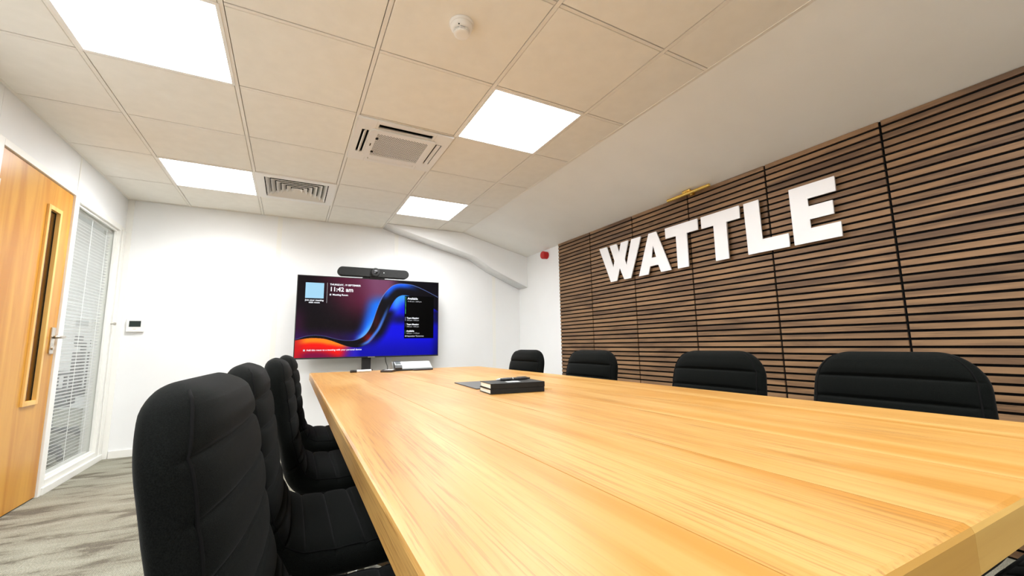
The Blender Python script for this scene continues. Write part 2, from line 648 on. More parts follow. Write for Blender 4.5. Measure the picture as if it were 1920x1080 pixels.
# lever handle
hy, hz = 2.545, 0.975
hnd = bmesh.new()
add_box(hnd, XL - 0.002 - XL, 0.006, hy - 0.026 - DY0, hy + 0.026 - DY0, hz - 0.085, hz + 0.085, bev=0.0055, seg=2)
hp = bm_obj('door_handle', hnd, M_steel, door)
hp['label'] = 'satin steel lever handle on a back plate'
tube('lever', [(0.004, hy - DY0, hz + 0.022), (0.050, hy - DY0, hz + 0.022), (0.060, hy - 0.012 - DY0, hz + 0.022), (0.060, hy - 0.125 - DY0, hz + 0.020)], [0.010, 0.010, 0.0105, 0.009], M_steel, hp, n=12)
lathe('key_cylinder', [(0.013, 0.004), (0.013, 0.013), (0.011, 0.015), (0.005, 0.0152)], M_steel, hp, n=20, c=(0, hy - DY0 - 0.004, hz - 0.048), axis='x')
for z in (1.74, 1.0, 0.25):
    hg = bmesh.new()
    for k in range(5):
        add_lathe(hg, [(0.0075, 0), (0.0075, 0.0185)], 12, (0.006, -0.002, z - 0.05 + k * 0.0195))
    bm_obj('hinge', hg, M_steel, door, smooth=False)

# glazed screen with integral blind
win = sempty('window_1', (XL, WY0, 0))


def wbox(name, *a, m=None, parent=win, bev=0.0):
    return box(name, a[0] - XL, a[1] - XL, a[2] - WY0, a[3] - WY0, a[4], a[5], m, parent, bev)


wbox('frame_stile', x0, x1 + 0.006, DY1 + 0.040, WY0, 0, WZ1 + 0.045, m=M_trim, bev=0.003)
wbox('frame_stile', x0, x1 + 0.006, WY1, WY1 + 0.028, 0, WZ1 + 0.045, m=M_trim, bev=0.003)
wbox('frame_rail', x0, x1 + 0.006, WY0, WY1, WZ1, WZ1 + 0.045, m=M_trim, bev=0.003)
wbox('frame_rail', x0, x1 + 0.006, WY0, WY1, 0, WZ0, m=M_trim, bev=0.003)
wbox('skirting_cap', x1 - 0.001, x1 + 0.018, DY1 + 0.042, YB - 0.02, 0.0, 0.045, m=M_trim, bev=0.003)
for (a0, a1, c0, c1) in ((WY0, WY0 + 0.016, WZ0, WZ1), (WY1 - 0.016, WY1, WZ0, WZ1), (WY0 + 0.016, WY1 - 0.016, WZ1 - 0.016, WZ1), (WY0 + 0.016, WY1 - 0.016, WZ0, WZ0 + 0.016)):
    wbox('glazing_bead', XL - 0.030, XL - 0.012, a0, a1, c0, c1, m=M_trim, bev=0.002)
wbox('pane', XL - 0.036, XL - 0.031, WY0 + 0.001, WY1 - 0.001, WZ0 + 0.001, WZ1 - 0.001, m=M_glass)
wbox('pane', XL - 0.092, XL - 0.087, WY0 + 0.001, WY1 - 0.001, WZ0 + 0.001, WZ1 - 0.001, m=M_glass)
wbox('blind_headrail', XL - 0.075, XL - 0.045, WY0 + 0.008, WY1 - 0.008, WZ1 - 0.030, WZ1 - 0.002, m=M_plastic)
M_slatw = mat('white blind slat', (0.92, 0.92, 0.91), 0.45)
me_sl = None
nsl = int((WZ1 - 0.05 - WZ0 - 0.03) / 0.0245)
for k in range(nsl):
    z = WZ0 + 0.035 + k * 0.0245
    if me_sl is None:
        bm = bmesh.new()
        pr = [(-0.0120, -0.0040), (-0.006, -0.0005), (0, 0.0010), (0.006, 0.0020), (0.0120, 0.0030)]
        va = [bm.verts.new((p[0], 0.012, p[1])) for p in pr] + [bm.verts.new((p[0], WY1 - WY0 - 0.012, p[1])) for p in pr]
        vb = [bm.verts.new((v.co.x, v.co.y, v.co.z - 0.0008)) for v in va]
        for i in range(4):
            bm.faces.new((va[i], va[i + 1], va[i + 6], va[i + 5]))
            bm.faces.new((vb[i + 1], vb[i], vb[i + 5], vb[i + 6]))
        for i, j in ((0, 5), (4, 9)):
            bm.faces.new((va[i], va[j], vb[j], vb[i]))
        so = bm_obj('blind_slat', bm, M_slatw, win)
        me_sl = so.data
    else:
        so = bpy.data.objects.new('blind_slat', me_sl)
        COL.objects.link(so)
        so.parent = win
    so.location = (-0.060, 0, z)
    so.rotation_euler = (0, math.radians(-17), 0)
wbox('blind_bottom_rail', XL - 0.072, XL - 0.048, WY0 + 0.010, WY1 - 0.010, WZ0 + 0.004, WZ0 + 0.020, m=M_plastic)
for y in (2.78, 3.07, 3.36):
    wbox('ladder_tape', XL - 0.0465, XL - 0.0455, y - 0.004, y + 0.004, WZ0 + 0.02, WZ1 - 0.03, m=M_slatw)
lathe('blind_knob', [(0.006, 0), (0.006, 0.02), (0.013, 0.022), (0.013, 0.034), (0.010, 0.037)], M_steel, win, n=16, c=(0.004, WY1 + 0.012 - WY0, 1.13), axis='x')

# corridor / open office beyond the partition
struct(box('wall_corridor', -4.6, -4.5, YN - 0.1, 8.2, 0, H + 0.3, M_wall))
struct(box('wall_corridor_end', -4.5, XL - 0.1, 8.1, 8.2, 0, H + 0.3, M_wall))
struct(box('wall_corridor_start', -4.5, XL - 0.1, YN - 0.1, YN, 0, H + 0.3, M_wall))
struct(box('wall_office', XL - 0.1, XL, YB + 0.1, 8.1, 0, H + 0.3, M_wall))
struct(box('ceiling_corridor', -4.5, XL - 0.1, YN, 8.1, H, H + 0.08, M_wall))

# ------------------------------------------------------------------ ceiling
ceil = sempty('ceiling', (0, 0, H))
BAR = 0.024
gx = [XL, 0.0, 0.6, 1.2, 1.8, 2.4, XBRK]
gy = [YN] + [-4.2 + 0.6 * k for k in range(14)] + [YB]
lights = {(1, 0.6), (1, 2.4), (4, 0.6), (4, 2.4), (1, -1.2), (4, -1.2), (1, -3.0), (4, -3.0)}
special = {(3, 1.2), (2, 2.4)} | lights
struct(box('ceiling_deck', XL - 0.1, XR + 0.15, YN - 0.1, YB + 0.1, H + 0.34, H + 0.40, M_wall))
tile_me = {}
for i in range(len(gx) - 1):
    for j in range(len(gy) - 1):
        if any(i == a and abs(gy[j] - b_) < 1e-6 for a, b_ in special):
            continue
        sx, sy = gx[i + 1] - gx[i], gy[j + 1] - gy[j]
        g = 0.003
        key = (round(sx, 3), round(sy, 3))
        if key not in tile_me:
            bm = bmesh.new()
            ww, dd = sx / 2 - g, sy / 2 - g
            c = 0.006
            lo = [bm.verts.new((a * (ww - BAR / 2 + g), b_ * (dd - BAR / 2 + g), 0.0025)) for a, b_ in ((-1, -1), (1, -1), (1, 1), (-1, 1))]
            hi = [bm.verts.new((a * (ww - BAR / 2 + g), b_ * (dd - BAR / 2 + g), 0.018)) for a, b_ in ((-1, -1), (1, -1), (1, 1), (-1, 1))]
            lo2 = [bm.verts.new((a * (ww - BAR / 2 + g - 0.002), b_ * (dd - BAR / 2 + g - 0.002), 0.001)) for a, b_ in ((-1, -1), (1, -1), (1, 1), (-1, 1))]
            bm.faces.new(lo2)
            bm.faces.new(hi)
            for k in range(4):
                bm.faces.new((lo[k], lo[(k + 1) % 4], lo2[(k + 1) % 4], lo2[k]))
                bm.faces.new((lo[k], lo[(k + 1) % 4], hi[(k + 1) % 4], hi[k]))
            t = bm_obj('ceiling_tile', bm, M_tile, ceil)
            tile_me[key] = t.data
        else:
            t = bpy.data.objects.new('ceiling_tile', tile_me[key])
            COL.objects.link(t)
            t.parent = ceil
        t.location = ((gx[i] + gx[i + 1]) / 2, (gy[j] + gy[j + 1]) / 2, 0)
# bars: long runners along the room, short cross tees between them; a shadow gap of 3 mm each side
for x in gx[1:-1]:
    box('grid_runner', x - BAR / 2 + 0.003, x + BAR / 2 - 0.003, YN, YB, 0.0, 0.03, M_grid, ceil)
for i in range(len(gx) - 1):
    for y in gy[1:-1]:
        a = gx[i] + (BAR / 2 if i else 0)
        c = gx[i + 1] - BAR / 2
        box('grid_cross_tee', a, c, y - BAR / 2 + 0.004, y + BAR / 2 - 0.004, 0.0005, 0.028, M_grid, ceil)
box('wall_angle', XL, XL + 0.016, YN, YB, -0.001, 0.02, M_grid, ceil)
box('wall_angle', XL, XBRK, YB - 0.016, YB, -0.001, 0.02, M_grid, ceil)
box('wall_angle', XBRK - 0.014, XBRK + 0.004, YN, YB, -0.002, 0.03, M_grid, ceil)
# added black sheet above the tiles, puts shade into the joints
box('joint_shade_sheet', XL, XBRK, YN, YB, 0.045, 0.05, M_dark, ceil)

# sloping ceiling on the right
sl_z = 2.035
bm = bmesh.new()
pts = [(XBRK, H), (XR + 0.02, sl_z - 0.006), (XR + 0.02, sl_z + 0.05), (XBRK, H + 0.06)]
va = [bm.verts.new((p[0], YN, p[1])) for p in pts]
vb = [bm.verts.new((p[0], YB, p[1])) for p in pts]
bm.faces.new(va)
bm.faces.new(vb[::-1])
for k in range(4):
    bm.faces.new((va[k], va[(k + 1) % 4], vb[(k + 1) % 4], vb[k]))
struct(bm_obj('ceiling_slope', bm, M_slope))

# boxed-in haunch in the far right corner
BY = 3.385
pl = [(1.80, H - 0.001), (1.93, 2.222), (2.86, 1.984), (3.09, 1.846), (XR - 0.002, 1.632), (XR - 0.002, 2.033), (XBRK, H - 0.004)]
struct(prism('trim_1', pl, BY, YB - 0.001, M_wall, plane='xz'))

# ------------------------------------------------------------------ light panels
prev = None


def light_panel(i, y, label):
    xc, yc = (gx[i] + gx[i + 1]) / 2, y + 0.3
    t = thing('ceiling_light', label, 'light', (xc, yc, H), 0, 'square light panels in the tiled ceiling')
    h = 0.2945
    wdt = 0.014
    bm = bmesh.new()
    for a in ((-h, h, -h, -h + wdt), (-h, h, h - wdt, h), (-h, -h + wdt, -h + wdt, h - wdt), (h - wdt, h, -h + wdt, h - wdt)):
        add_box(bm, *a, -0.003, 0.012)
    bm_obj('frame', bm, M_plastic, t)
    box('diffuser', -h + wdt, h - wdt, -h + wdt, h - wdt, 0.0, 0.010, M_led, t)
    ld = bpy.data.lights.new('panel_lamp', 'AREA')
    ld.shape = 'SQUARE'
    ld.size = 0.56
    ld.energy = PANEL_WATT
    ld.color = (0.955, 0.98, 1.0)
    ld.spread = math.radians(PANEL_SPREAD)
    lo_ = bpy.data.objects.new('panel_lamp', ld)
    COL.objects.link(lo_)
    lo_.parent = t
    lo_.location = (0, 0, -0.004)
    return t


light_panel(1, 0.6, 'lit square light panel at the top left, nearest the door wall and the camera')
light_panel(1, 2.4, 'lit square light panel beside the louvred air diffuser')
light_panel(4, 0.6, 'lit square light panel beside the air conditioning cassette')
light_panel(4, 2.4, 'small-looking lit square light panel above the screen, near the far wall')
for i, s in ((1, 'door'), (4, 'slat wall')):  # unseen panels behind the camera, added for more light
    light_panel(i, -1.2, 'added unseen light panel just behind the camera on the %s side' % s)
    light_panel(i, -3.0, 'added unseen light panel far behind the camera on the %s side' % s)

# ------------------------------------------------------------------ air-conditioning cassette
ac = thing('air_conditioner', 'white ceiling air conditioning cassette with a perforated square grille', 'air conditioner', (1.5, 1.5, H))
h = 0.297
bm = bmesh.new()
# fascia built as a plate with four slot openings and a centre
slots = {'n': (-0.165, 0.165, 0.215, 0.258), 's': (-0.170, 0.170, -0.266, -0.213), 'e': (0.215, 0.258, -0.165, 0.165), 'w': (-0.258, -0.215, -0.165, 0.165)}
fascia = prism('fascia', [(-h, -h), (h, -h), (h, h), (-h, h)], -0.014, 0.0, M_plastic, ac,
               holes=[[(a, c), (a, d), (b_, d), (b_, c)] for a, b_, c, d in slots.values()] + [[(-0.19, -0.19), (-0.19, 0.19), (0.19, 0.19), (0.19, -0.19)]], plane='xy')
box('air_box', -h + 0.004, h - 0.004, -h + 0.004, h - 0.004, 0.025, 0.034, M_dark, ac)
for k, (a, b_, c, d) in slots.items():
    o = box('louvre_flap', -0.16, 0.16, -0.013, 0.013, -0.003, 0.003, M_plastic, ac, bev=0.0025)
    cx_, cy2 = (a + b_) / 2, (c + d) / 2
    o.location = (cx_, cy2, -0.012)
    if k in 'ns':
        o.rotation_euler = (math.radians(-8 if k == 'n' else 80), 0, 0)
        if k == 's':
            o.location.y += 0.020
            o.location.z += 0.034
    else:
        o.rotation_euler = (math.radians(-50 if k == 'w' else 5), 0, math.radians(90))
for a in (-0.185, 0.185):
    for sgn in (1, -1):
        box('fascia_joint', a - 0.001, a + 0.001, sgn * 0.2 if sgn > 0 else -h, h if sgn > 0 else -0.2, -0.0145, -0.0138, M_plastic2, ac)
# central grille: frame with rounded corners + perforated plate
gsz = 0.205
cr_ = 0.022


def rrect(hx, hy, r, n=5):
    p = []
    for cx0, cy0, a0 in ((hx - r, hy - r, 0), (-hx + r, hy - r, 90), (-hx + r, -hy + r, 180), (hx - r, -hy + r, 270)):
        for k in range(n + 1):
            a = math.radians(a0 + 90 * k / n)
            p.append((cx0 + r * math.cos(a), cy0 + r * math.sin(a)))
    return p


fr_ = prism('grille_frame', rrect(gsz, gsz, cr_), -0.026, -0.015, M_plastic, ac, holes=[[(-0.163, -0.163), (-0.163, 0.163), (0.163, 0.163), (0.163, -0.163)]], plane='xy')
# perforated plate: staggered square holes between crossing bars
bm = bmesh.new()
ncell = 34
pit = 0.326 / ncell
for ii in range(ncell):
    for jj in range(ncell):
        xx = -0.163 + (ii + 0.5) * pit
        yy = -0.163 + (jj + 0.5) * pit
        q = pit / 2
        r = pit * 0.5
        if (ii + jj) % 2 == 0:
            r_in = q * 1.0
            out = [bm.verts.new((xx + sx * q, yy + sy * q, -0.0255)) for sx, sy in ((-1, -1), (1, -1), (1, 1), (-1, 1))]
            inn = [bm.verts.new((xx + sx * r_in * 0.96, yy + sy * r_in * 0.96, -0.0255)) for sx, sy in ((-1, -1), (1, -1), (1, 1), (-1, 1))]
            inn2 = [bm.verts.new((v.co.x, v.co.y, -0.0243)) for v in inn]
            for k in range(4):
                bm.faces.new((out[k], out[(k + 1) % 4], inn[(k + 1) % 4], inn[k]))
                bm.faces.new((inn[k], inn[(k + 1) % 4], inn2[(k + 1) % 4], inn2[k]))
        else:
            bm.faces.new([bm.verts.new((xx + sx * q, yy + sy * q, -0.0255)) for sx, sy in ((-1, -1), (1, -1), (1, 1), (-1, 1))])
go = bm_obj('grille_mesh', bm, M_plastic, ac)
go['kind'] = 'stuff'
M_filter = mat('dark brown filter', (0.075, 0.050, 0.018), 0.9)  # one even dark brown behind the grille holes
box('filter', -0.162, 0.162, -0.162, 0.162, -0.004, 0.002, M_filter, ac)
for y in (-0.10, 0.10):
    box('latch', -0.166, -0.150, y - 0.012, y + 0.012, -0.028, -0.0255, M_dark, ac)
box('indicator', -0.187, -0.180, -0.018, 0.018, -0.0275, -0.0255, M_filter, ac)

# ------------------------------------------------------------------ louvred diffuser
df = thing('air_diffuser', 'square white ceiling diffuser with concentric louvres, shade painted on their upper faces', 'air vent', (0.9, 2.7, H))
prism('frame', [(-0.297, -0.297), (0.297, -0.297), (0.297, 0.297), (-0.297, 0.297)], -0.006, 0.004, M_plastic, df,
      holes=[[(-0.238, -0.238), (-0.238, 0.238), (0.238, 0.238), (0.238, -0.238)]], plane='xy')
box('back_box', -0.25, 0.25, -0.25, 0.25, 0.036, 0.042, M_dark, df)
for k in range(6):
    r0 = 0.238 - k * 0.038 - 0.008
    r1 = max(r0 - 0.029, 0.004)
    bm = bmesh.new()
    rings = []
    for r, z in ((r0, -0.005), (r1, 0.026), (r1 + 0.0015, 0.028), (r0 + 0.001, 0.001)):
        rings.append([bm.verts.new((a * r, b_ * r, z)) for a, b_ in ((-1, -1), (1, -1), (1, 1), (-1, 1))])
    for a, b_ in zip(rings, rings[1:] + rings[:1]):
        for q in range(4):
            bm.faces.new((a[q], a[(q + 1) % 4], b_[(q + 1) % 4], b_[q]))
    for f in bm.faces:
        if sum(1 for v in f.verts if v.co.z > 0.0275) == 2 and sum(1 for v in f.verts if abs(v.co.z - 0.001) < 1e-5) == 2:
            f.material_index = 1  # upper faces blackened: shade of the gaps put into the louvre colour
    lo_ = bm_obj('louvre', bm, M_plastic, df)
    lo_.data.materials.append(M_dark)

# ------------------------------------------------------------------ smoke detector
sd = thing('smoke_detector', 'round white smoke detector with dark vent slots on a ceiling tile', 'smoke detector', (1.49, 0.272, H))
lathe('base', [(0.052, 0.0), (0.052, -0.008), (0.049, -0.012)], M_plastic, sd, n=40)
lathe('body', [(0.047, -0.011), (0.046, -0.022), (0.040, -0.030), (0.034, -0.0335)], M_plastic, sd, n=40)
lathe('chamber', [(0.030, -0.030), (0.030, -0.046)], M_dark, sd, n=32)
for k in range(2):
    z = -0.0385 - 0.0065 * k
    bm = bmesh.new()
    add_lathe(bm, [(0.030, z), (0.0335, z + 0.0008), (0.0335, z - 0.0022), (0.030, z - 0.003)], 40)
    bm_obj('vent_ring', bm, M_plastic, sd)
bm = bmesh.new()
for k in range(8):
    a = 2 * math.pi * k / 8 + 0.2
    add_box(bm, -0.0022, 0.0022, 0.029, 0.0335, -0.047, -0.032)
    bmesh.ops.rotate(bm, verts=bm.verts[-8:], cent=(0, 0, 0), matrix=Matrix.Rotation(a, 3, 'Z'))
bm_obj('vent_rib', bm, M_plastic, sd)
lathe('cap', [(0.0325, -0.0465), (0.0315, -0.0505), (0.026, -0.0535), (0.018, -0.0545)], M_plastic, sd, n=32)
lathe('indicator', [(0.003, -0.030), (0.003, -0.0322)], M_dark, sd, n=10, c=(-0.024, -0.032, 0.0))

# ------------------------------------------------------------------ slat wall
SF = 3.578     # front plane of the slats
edges = [2.636, 2.060, 1.460, 0.860, 0.262, -0.342, -0.942, -1.542, -2.142]
labels = ['walnut slat panel at the far end of the slat wall, next to the white wall',
          'walnut slat panel behind the letter W',
          'walnut slat panel behind the letter A and the first T',
          'walnut slat panel behind the second T and the letter L',
          'walnut slat panel behind the letter E',
          'walnut slat panel right of the letter E at the right edge of the picture',
          'walnut slat panel out of the picture, beside the camera',
          'last walnut slat panel, behind the camera']
slat_me = {}
PITCH = 0.0392
NS = 52
for k in range(8):
    y1, y0 = edges[k], edges[k + 1]
    t = thing('slat_panel', labels[k], 'wall panel', (XR, (y0 + y1) / 2, 0), 0, 'walnut slat panels on the right wall')
    wd = (y1 - y0) / 2
    box('felt_backing', -0.0115, -0.0005, -wd + 0.001, wd - 0.001, 0.002, 2.036, M_felt, t)
    for n_ in range(NS):
        z0 = 2.036 - (n_ + 1) * PITCH + 0.0125
        if z0 < 0.002:
            continue
        key = round(wd, 3)
        if key not in slat_me:
            bm = bmesh.new()
            add_box(bm, SF - XR, -0.0117, -wd + 0.006, wd - 0.006, 0, PITCH - 0.0125)
            s_ = bm_obj('slat', bm, M_slat, t)
            slat_me[key] = s_.data
        else:
            s_ = bpy.data.objects.new('slat', slat_me[key])
            COL.objects.link(s_)
            s_.parent = t
        s_.location = (0, 0, z0)

# ------------------------------------------------------------------ letters
LX = 3.545
letters = [
    ('white raised capital letter W at the left end of the word on the slats',
     [(1.880, 1.816), (1.771, 1.816), (1.692, 1.600), (1.674, 1.662), (1.730, 1.816), (1.636, 1.816), (1.607, 1.728), (1.579, 1.816), (1.484, 1.816), (1.541, 1.656), (1.521, 1.596), (1.446, 1.816), (1.332, 1.816), (1.474, 1.472), (1.557, 1.472), (1.610, 1.586), (1.652, 1.472), (1.736, 1.472)], []),
    ('white raised capital letter A between the W and the first T',
     [(1.244, 1.816), (1.161, 1.816), (1.029, 1.472), (1.133, 1.472), (1.158, 1.537), (1.247, 1.537), (1.269, 1.472), (1.377, 1.472)], [[(1.203, 1.713), (1.228, 1.605), (1.175, 1.605)]]),
    ('white raised capital letter T right after the A, first of two',
     [(1.068, 1.816), (0.763, 1.816), (0.763, 1.731), (0.864, 1.731), (0.865, 1.471), (0.966, 1.471), (0.965, 1.731), (1.067, 1.731)], []),
    ('white raised capital letter T just before the L, second of two',
     [(0.733, 1.815), (0.435, 1.815), (0.435, 1.728), (0.534, 1.728), (0.535, 1.470), (0.636, 1.470), (0.635, 1.728), (0.733, 1.728)], []),
    ('white raised capital letter L on the slats',
     [(0.403, 1.813), (0.302, 1.813), (0.299, 1.550), (0.140, 1.550), (0.140, 1.467), (0.398, 1.467)], []),
    ('white raised capital letter E at the right end of the word on the slats',
     [(0.115, 1.812), (-0.127, 1.812), (-0.127, 1.727), (0.018, 1.727), (0.018, 1.680), (-0.106, 1.680), (-0.106, 1.602), (0.017, 1.602), (0.017, 1.550), (-0.133, 1.550), (-0.133, 1.467), (0.112, 1.467)], []),
]
for lab, poly, holes in letters:
    cy0 = sum(p[0] for p in poly) / len(poly)
    cz0 = 1.47
    t = thing('wall_letter', lab, 'letter', (LX, cy0, cz0), 0, 'white capital letters on the slat wall')
    sh_ = lambda L: [(p[0] - cy0, p[1] - cz0) for p in L]
    prism('letter_face', sh_(poly), 0.0, 0.012, M_letter, t, holes=[sh_(q) for q in holes], plane='yz')
    # stand-off pins to the slats
    pin_y = {0: ((1.82, 1.79), (1.69, 1.50)), 1: ((1.20, 1.79), (1.315, 1.49)), 2: ((0.915, 1.78), (0.915, 1.50)), 3: ((0.585, 1.78), (0.585, 1.50)), 4: ((0.35, 1.78), (0.35, 1.50)), 5: ((0.07, 1.78), (0.07, 1.50))}
    for py, pz in pin_y[letters.index((lab, poly, holes))]:
        py, pz = py - cy0, pz - cz0
        bm = bmesh.new()
        add_lathe(bm, [(0.006, 0.011), (0.006, SF - LX + 0.0)], 10, (0, py, pz), 'x')
        bm_obj('standoff_pin', bm, M_blackmetal, t)

# ------------------------------------------------------------------ picture light
pl_ = thing('picture_light', 'slim brass picture light bar above the letters', 'lamp', (3.52, 0.81, 2.022))
bm = bmesh.new()
add_lathe(bm, [(0.010, -0.19), (0.013, -0.187), (0.013, 0.187), (0.010, 0.19)], 20, (0, 0, 0), 'y')
o = bm_obj('light_bar', bm, M_brass, pl_)
smooth_by_angle(o)
box('bracket', -0.004, 0.054, -0.010, 0.010, 0.010, 0.020, M_brass, pl_, bev=0.002)
lathe('pivot_knob', [(0.008, -0.030), (0.010, -0.027), (0.010, 0.036), (0.008, 0.039)], M_brass, pl_, n=16, c=(-0.004, 0, 0.018), axis='y')
box('wall_plate', 0.052, 0.058, -0.020, 0.020, -0.006, 0.012, M_brass, pl_, bev=0.002)

# ------------------------------------------------------------------ red sounder
rs = thing('alarm_sounder', 'small red round fire alarm sounder high on the white wall', 'alarm', (XR, 2.905, 1.962))
lathe('base', [(0.044, -0.0005), (0.044, -0.020), (0.041, -0.024)], M_red, rs, n=32, axis='x')
lathe('body', [(0.038, -0.024), (0.038, -0.030), (0.046, -0.034), (0.047, -0.062), (0.042, -0.070), (0.036, -0.072)], M_red, rs, n=32, axis='x')
lathe('horn_face', [(0.030, -0.071), (0.030, -0.0735), (0.010, -0.074)], M_red, rs, n=24, axis='x')

# ------------------------------------------------------------------ thermostat
th = thing('thermostat', 'white wall thermostat with a dark display beside the glazed screen', 'thermostat', (-0.310, YB, 1.122))
box('case', -0.060, 0.060, -0.024, -0.0005, -0.057, 0.057, M_plastic, th, bev=0.006, seg=3)
M_lcd = mat('grey green display', (0.020, 0.030, 0.026), 0.15)
box('display', -0.040, 0.040, -0.0255, -0.0235, -0.012, 0.040, M_lcd, th)
box('button', -0.010, 0.010, -0.026, -0.0235, -0.036, -0.028, M_plastic2, th, bev=0.001)

# ------------------------------------------------------------------ television
TX0, TX1, TZ0, TZ1, TY = 0.945, 2.402, 0.791, 1.629, 3.370
tw, tht = TX1 - TX0, TZ1 - TZ0
tv = thing('television', 'large flat television showing a meeting room start page on a black floor stand', 'television', ((TX0 + TX1) / 2, TY + 0.05, 0))
CX = (TX0 + TX1) / 2


def tvbox(name, a0, a1, b0, b1, c0, c1, m, parent=tv, bev=0.0):
    return box(name, a0 - CX, a1 - CX, b0 - TY - 0.05, b1 - TY - 0.05, c0, c1, m, parent, bev)


tvbox('casing', TX0, TX1, TY + 0.001, TY + 0.045, TZ0, TZ1, M_black, bev=0.003)
tvbox('rear_housing', TX0 + 0.25, TX1 - 0.25, TY + 0.045, TY + 0.075, TZ0 + 0.08, TZ1 - 0.2, M_black)
# screen picture: colours per grid vertex
NU, NV = 460, 262
us = np.linspace(0, 1, NU)
vv = np.linspace(0, 1, NV)
U, V = np.meshgrid(us, vv)          # V from the top
ASP = tw / tht
top_c = np.array([(-0.05, .80), (.01, .775), (.06, .745), (.12, .730), (.18, .742), (.23, .765), (.28, .787), (.32, .797), (.37, .797), (.405, .780), (.435, .752), (.46, .71), (.485, .64), (.505, .55), (.525, .43), (.545, .325), (.57, .225), (.60, .145), (.64, .075), (.68, .045), (.72, .038), (.785, .046), (.84, .075), (.90, .118), (.985, .190), (1.05, .25)])
low_c = np.array([(-0.05, .81), (.06, .772), (.12, .765), (.18, .775), (.23, .80), (.28, .835), (.33, .868), (.38, .885), (.42, .882), (.46, .855), (.49, .82), (.53, .73), (.56, .65), (.59, .53), (.62, .40), (.65, .29), (.68, .225), (.715, .195), (.75, .195), (.80, .215), (.9, .30), (1.05, .45)])


def dense(c, n=24):
    t = np.arange(len(c))
    tt = np.linspace(0, len(c) - 1, (len(c) - 1) * n + 1)
    # Catmull-Rom
    out = []
    P = np.vstack([2 * c[0] - c[1], c, 2 * c[-1] - c[-2]])
    for x in tt:
        i = min(int(x), len(c) - 2)
        f = x - i
        p0, p1, p2, p3 = P[i], P[i + 1], P[i + 2], P[i + 3]
        out.append(0.5 * (2 * p1 + (p2 - p0) * f + (2 * p0 - 5 * p1 + 4 * p2 - p3) * f * f + (3 * p1 - p0 - 3 * p2 + p3) * f ** 3))
    return np.array(out)


def sdist(c):
    d = dense(c, 24)
    px = np.stack([U.ravel() * ASP, V.ravel()], 1)
    q = d * [ASP, 1]
    best = np.full(len(px), 9.0)
    idx = np.zeros(len(px), int)
    for k in range(len(q)):
        dd = np.hypot(px[:, 0] - q[k, 0], px[:, 1] - q[k, 1])
        m_ = dd < best
        best[m_] = dd[m_]
        idx[m_] = k
    i0 = np.clip(idx, 1, len(q) - 2)
    tan = q[i0 + 1] - q[i0 - 1]
    rel = px - q[idx]
    sgn = np.sign(tan[:, 0] * rel[:, 1] - tan[:, 1] * rel[:, 0])   # >0: below / right of the curve
    return (best * sgn).reshape(U.shape), (idx / len(q)).reshape(U.shape)


d1, s1 = sdist(top_c)
d2, s2 = sdist(low_c)


def S(a, b_, x):
    t = np.clip((x - a) / (b_ - a), 0, 1)
    return t * t * (3 - 2 * t)


def mixc(A, B, t):
    return A * (1 - t[..., None]) + np.array(B) * t[..., None]


img = np.zeros(U.shape + (3,))
# upper-left field: near-black to maroon, mauve towards the ribbon, blue glow by the ribbon
bg = mixc(np.zeros(U.shape + (3,)) + [14, 3, 10], [96, 20, 56], S(0.12, 0.46, U + 0.25 * (0.5 - V)) * S(0.75, 0.25, V))
bg = mixc(bg, [142, 96, 128], S(0.38, 0.58, U + 0.12 * (0.45 - V)) * S(0.62, 0.2, V) * 0.75)
bg = mixc(bg, [70, 14, 60], S(0.10, 0.0, U) * S(0.25, 0.6, V) * 0.8)
bg = mixc(bg, [60, 22, 96], S(0.60, 0.78, V) * S(0.5, 0.2, U) * 0.8)
bg = mixc(bg, [40, 20, 120], S(0.16, 0.04, -d1) * S(0.25, 0.42, U) * S(0.3, 0.6, V))
bg = mixc(bg, [30, 130, 245], S(0.23, 0.0, -d1) * S(0.36, 0.47, U) * S(0.15, 0.35, V))
bg = mixc(bg, [120, 190, 250], S(0.07, 0.0, -d1) * S(0.36, 0.44, U) * S(0.45, 0.7, V) * 0.8)
bg = mixc(bg, [6, 3, 12], S(0.60, 0.75, U) * S(0.6, 0.05, V))
# below the ribbon, right: blue field
br = np.zeros(U.shape + (3,)) + [8, 8, 214]
br = mixc(br, [6, 8, 90], S(0.7, 1.0, V) * 0.45 + S(0.93, 1.0, U) * 0.5)
br = mixc(br, [60, 150, 250], S(0.20, 0.02, d2) * S(0.60, 0.68, U) * S(0.82, 0.76, U) * S(0.55, 0.30, V))
br = mixc(br, [8, 4, 26], S(0.13, 0.02, d2) * S(0.36, 0.46, V) * S(0.95, 0.70, V))
br = mixc(br, [8, 6, 40], S(0.10, 0.0, np.abs(V - 0.52 - 0.0 * U)) * S(0.56, 0.70, U) * 0.75)
# below the ribbon, left: orange to red to purple
wl_ = S(0.42, 0.30, U + 0.25 * (V - 0.85))
orn = mixc(np.zeros(U.shape + (3,)) + [252, 128, 24], [232, 22, 16], S(0.03, 0.085, d2 + 0.35 * np.maximum(U - 0.2, 0)))
orn = mixc(orn, [120, 10, 60], S(0.10, 0.21, d2))
orn = mixc(orn, [190, 24, 30], S(0.08, 0.0, U) * 0.9)
low = br * (1 - wl_[..., None]) + orn * wl_[..., None]
low = mixc(low, [60, 40, 190], S(0.26, 0.40, U) * S(0.44, 0.38, U) * S(0.8, 0.9, V) * 0.6)
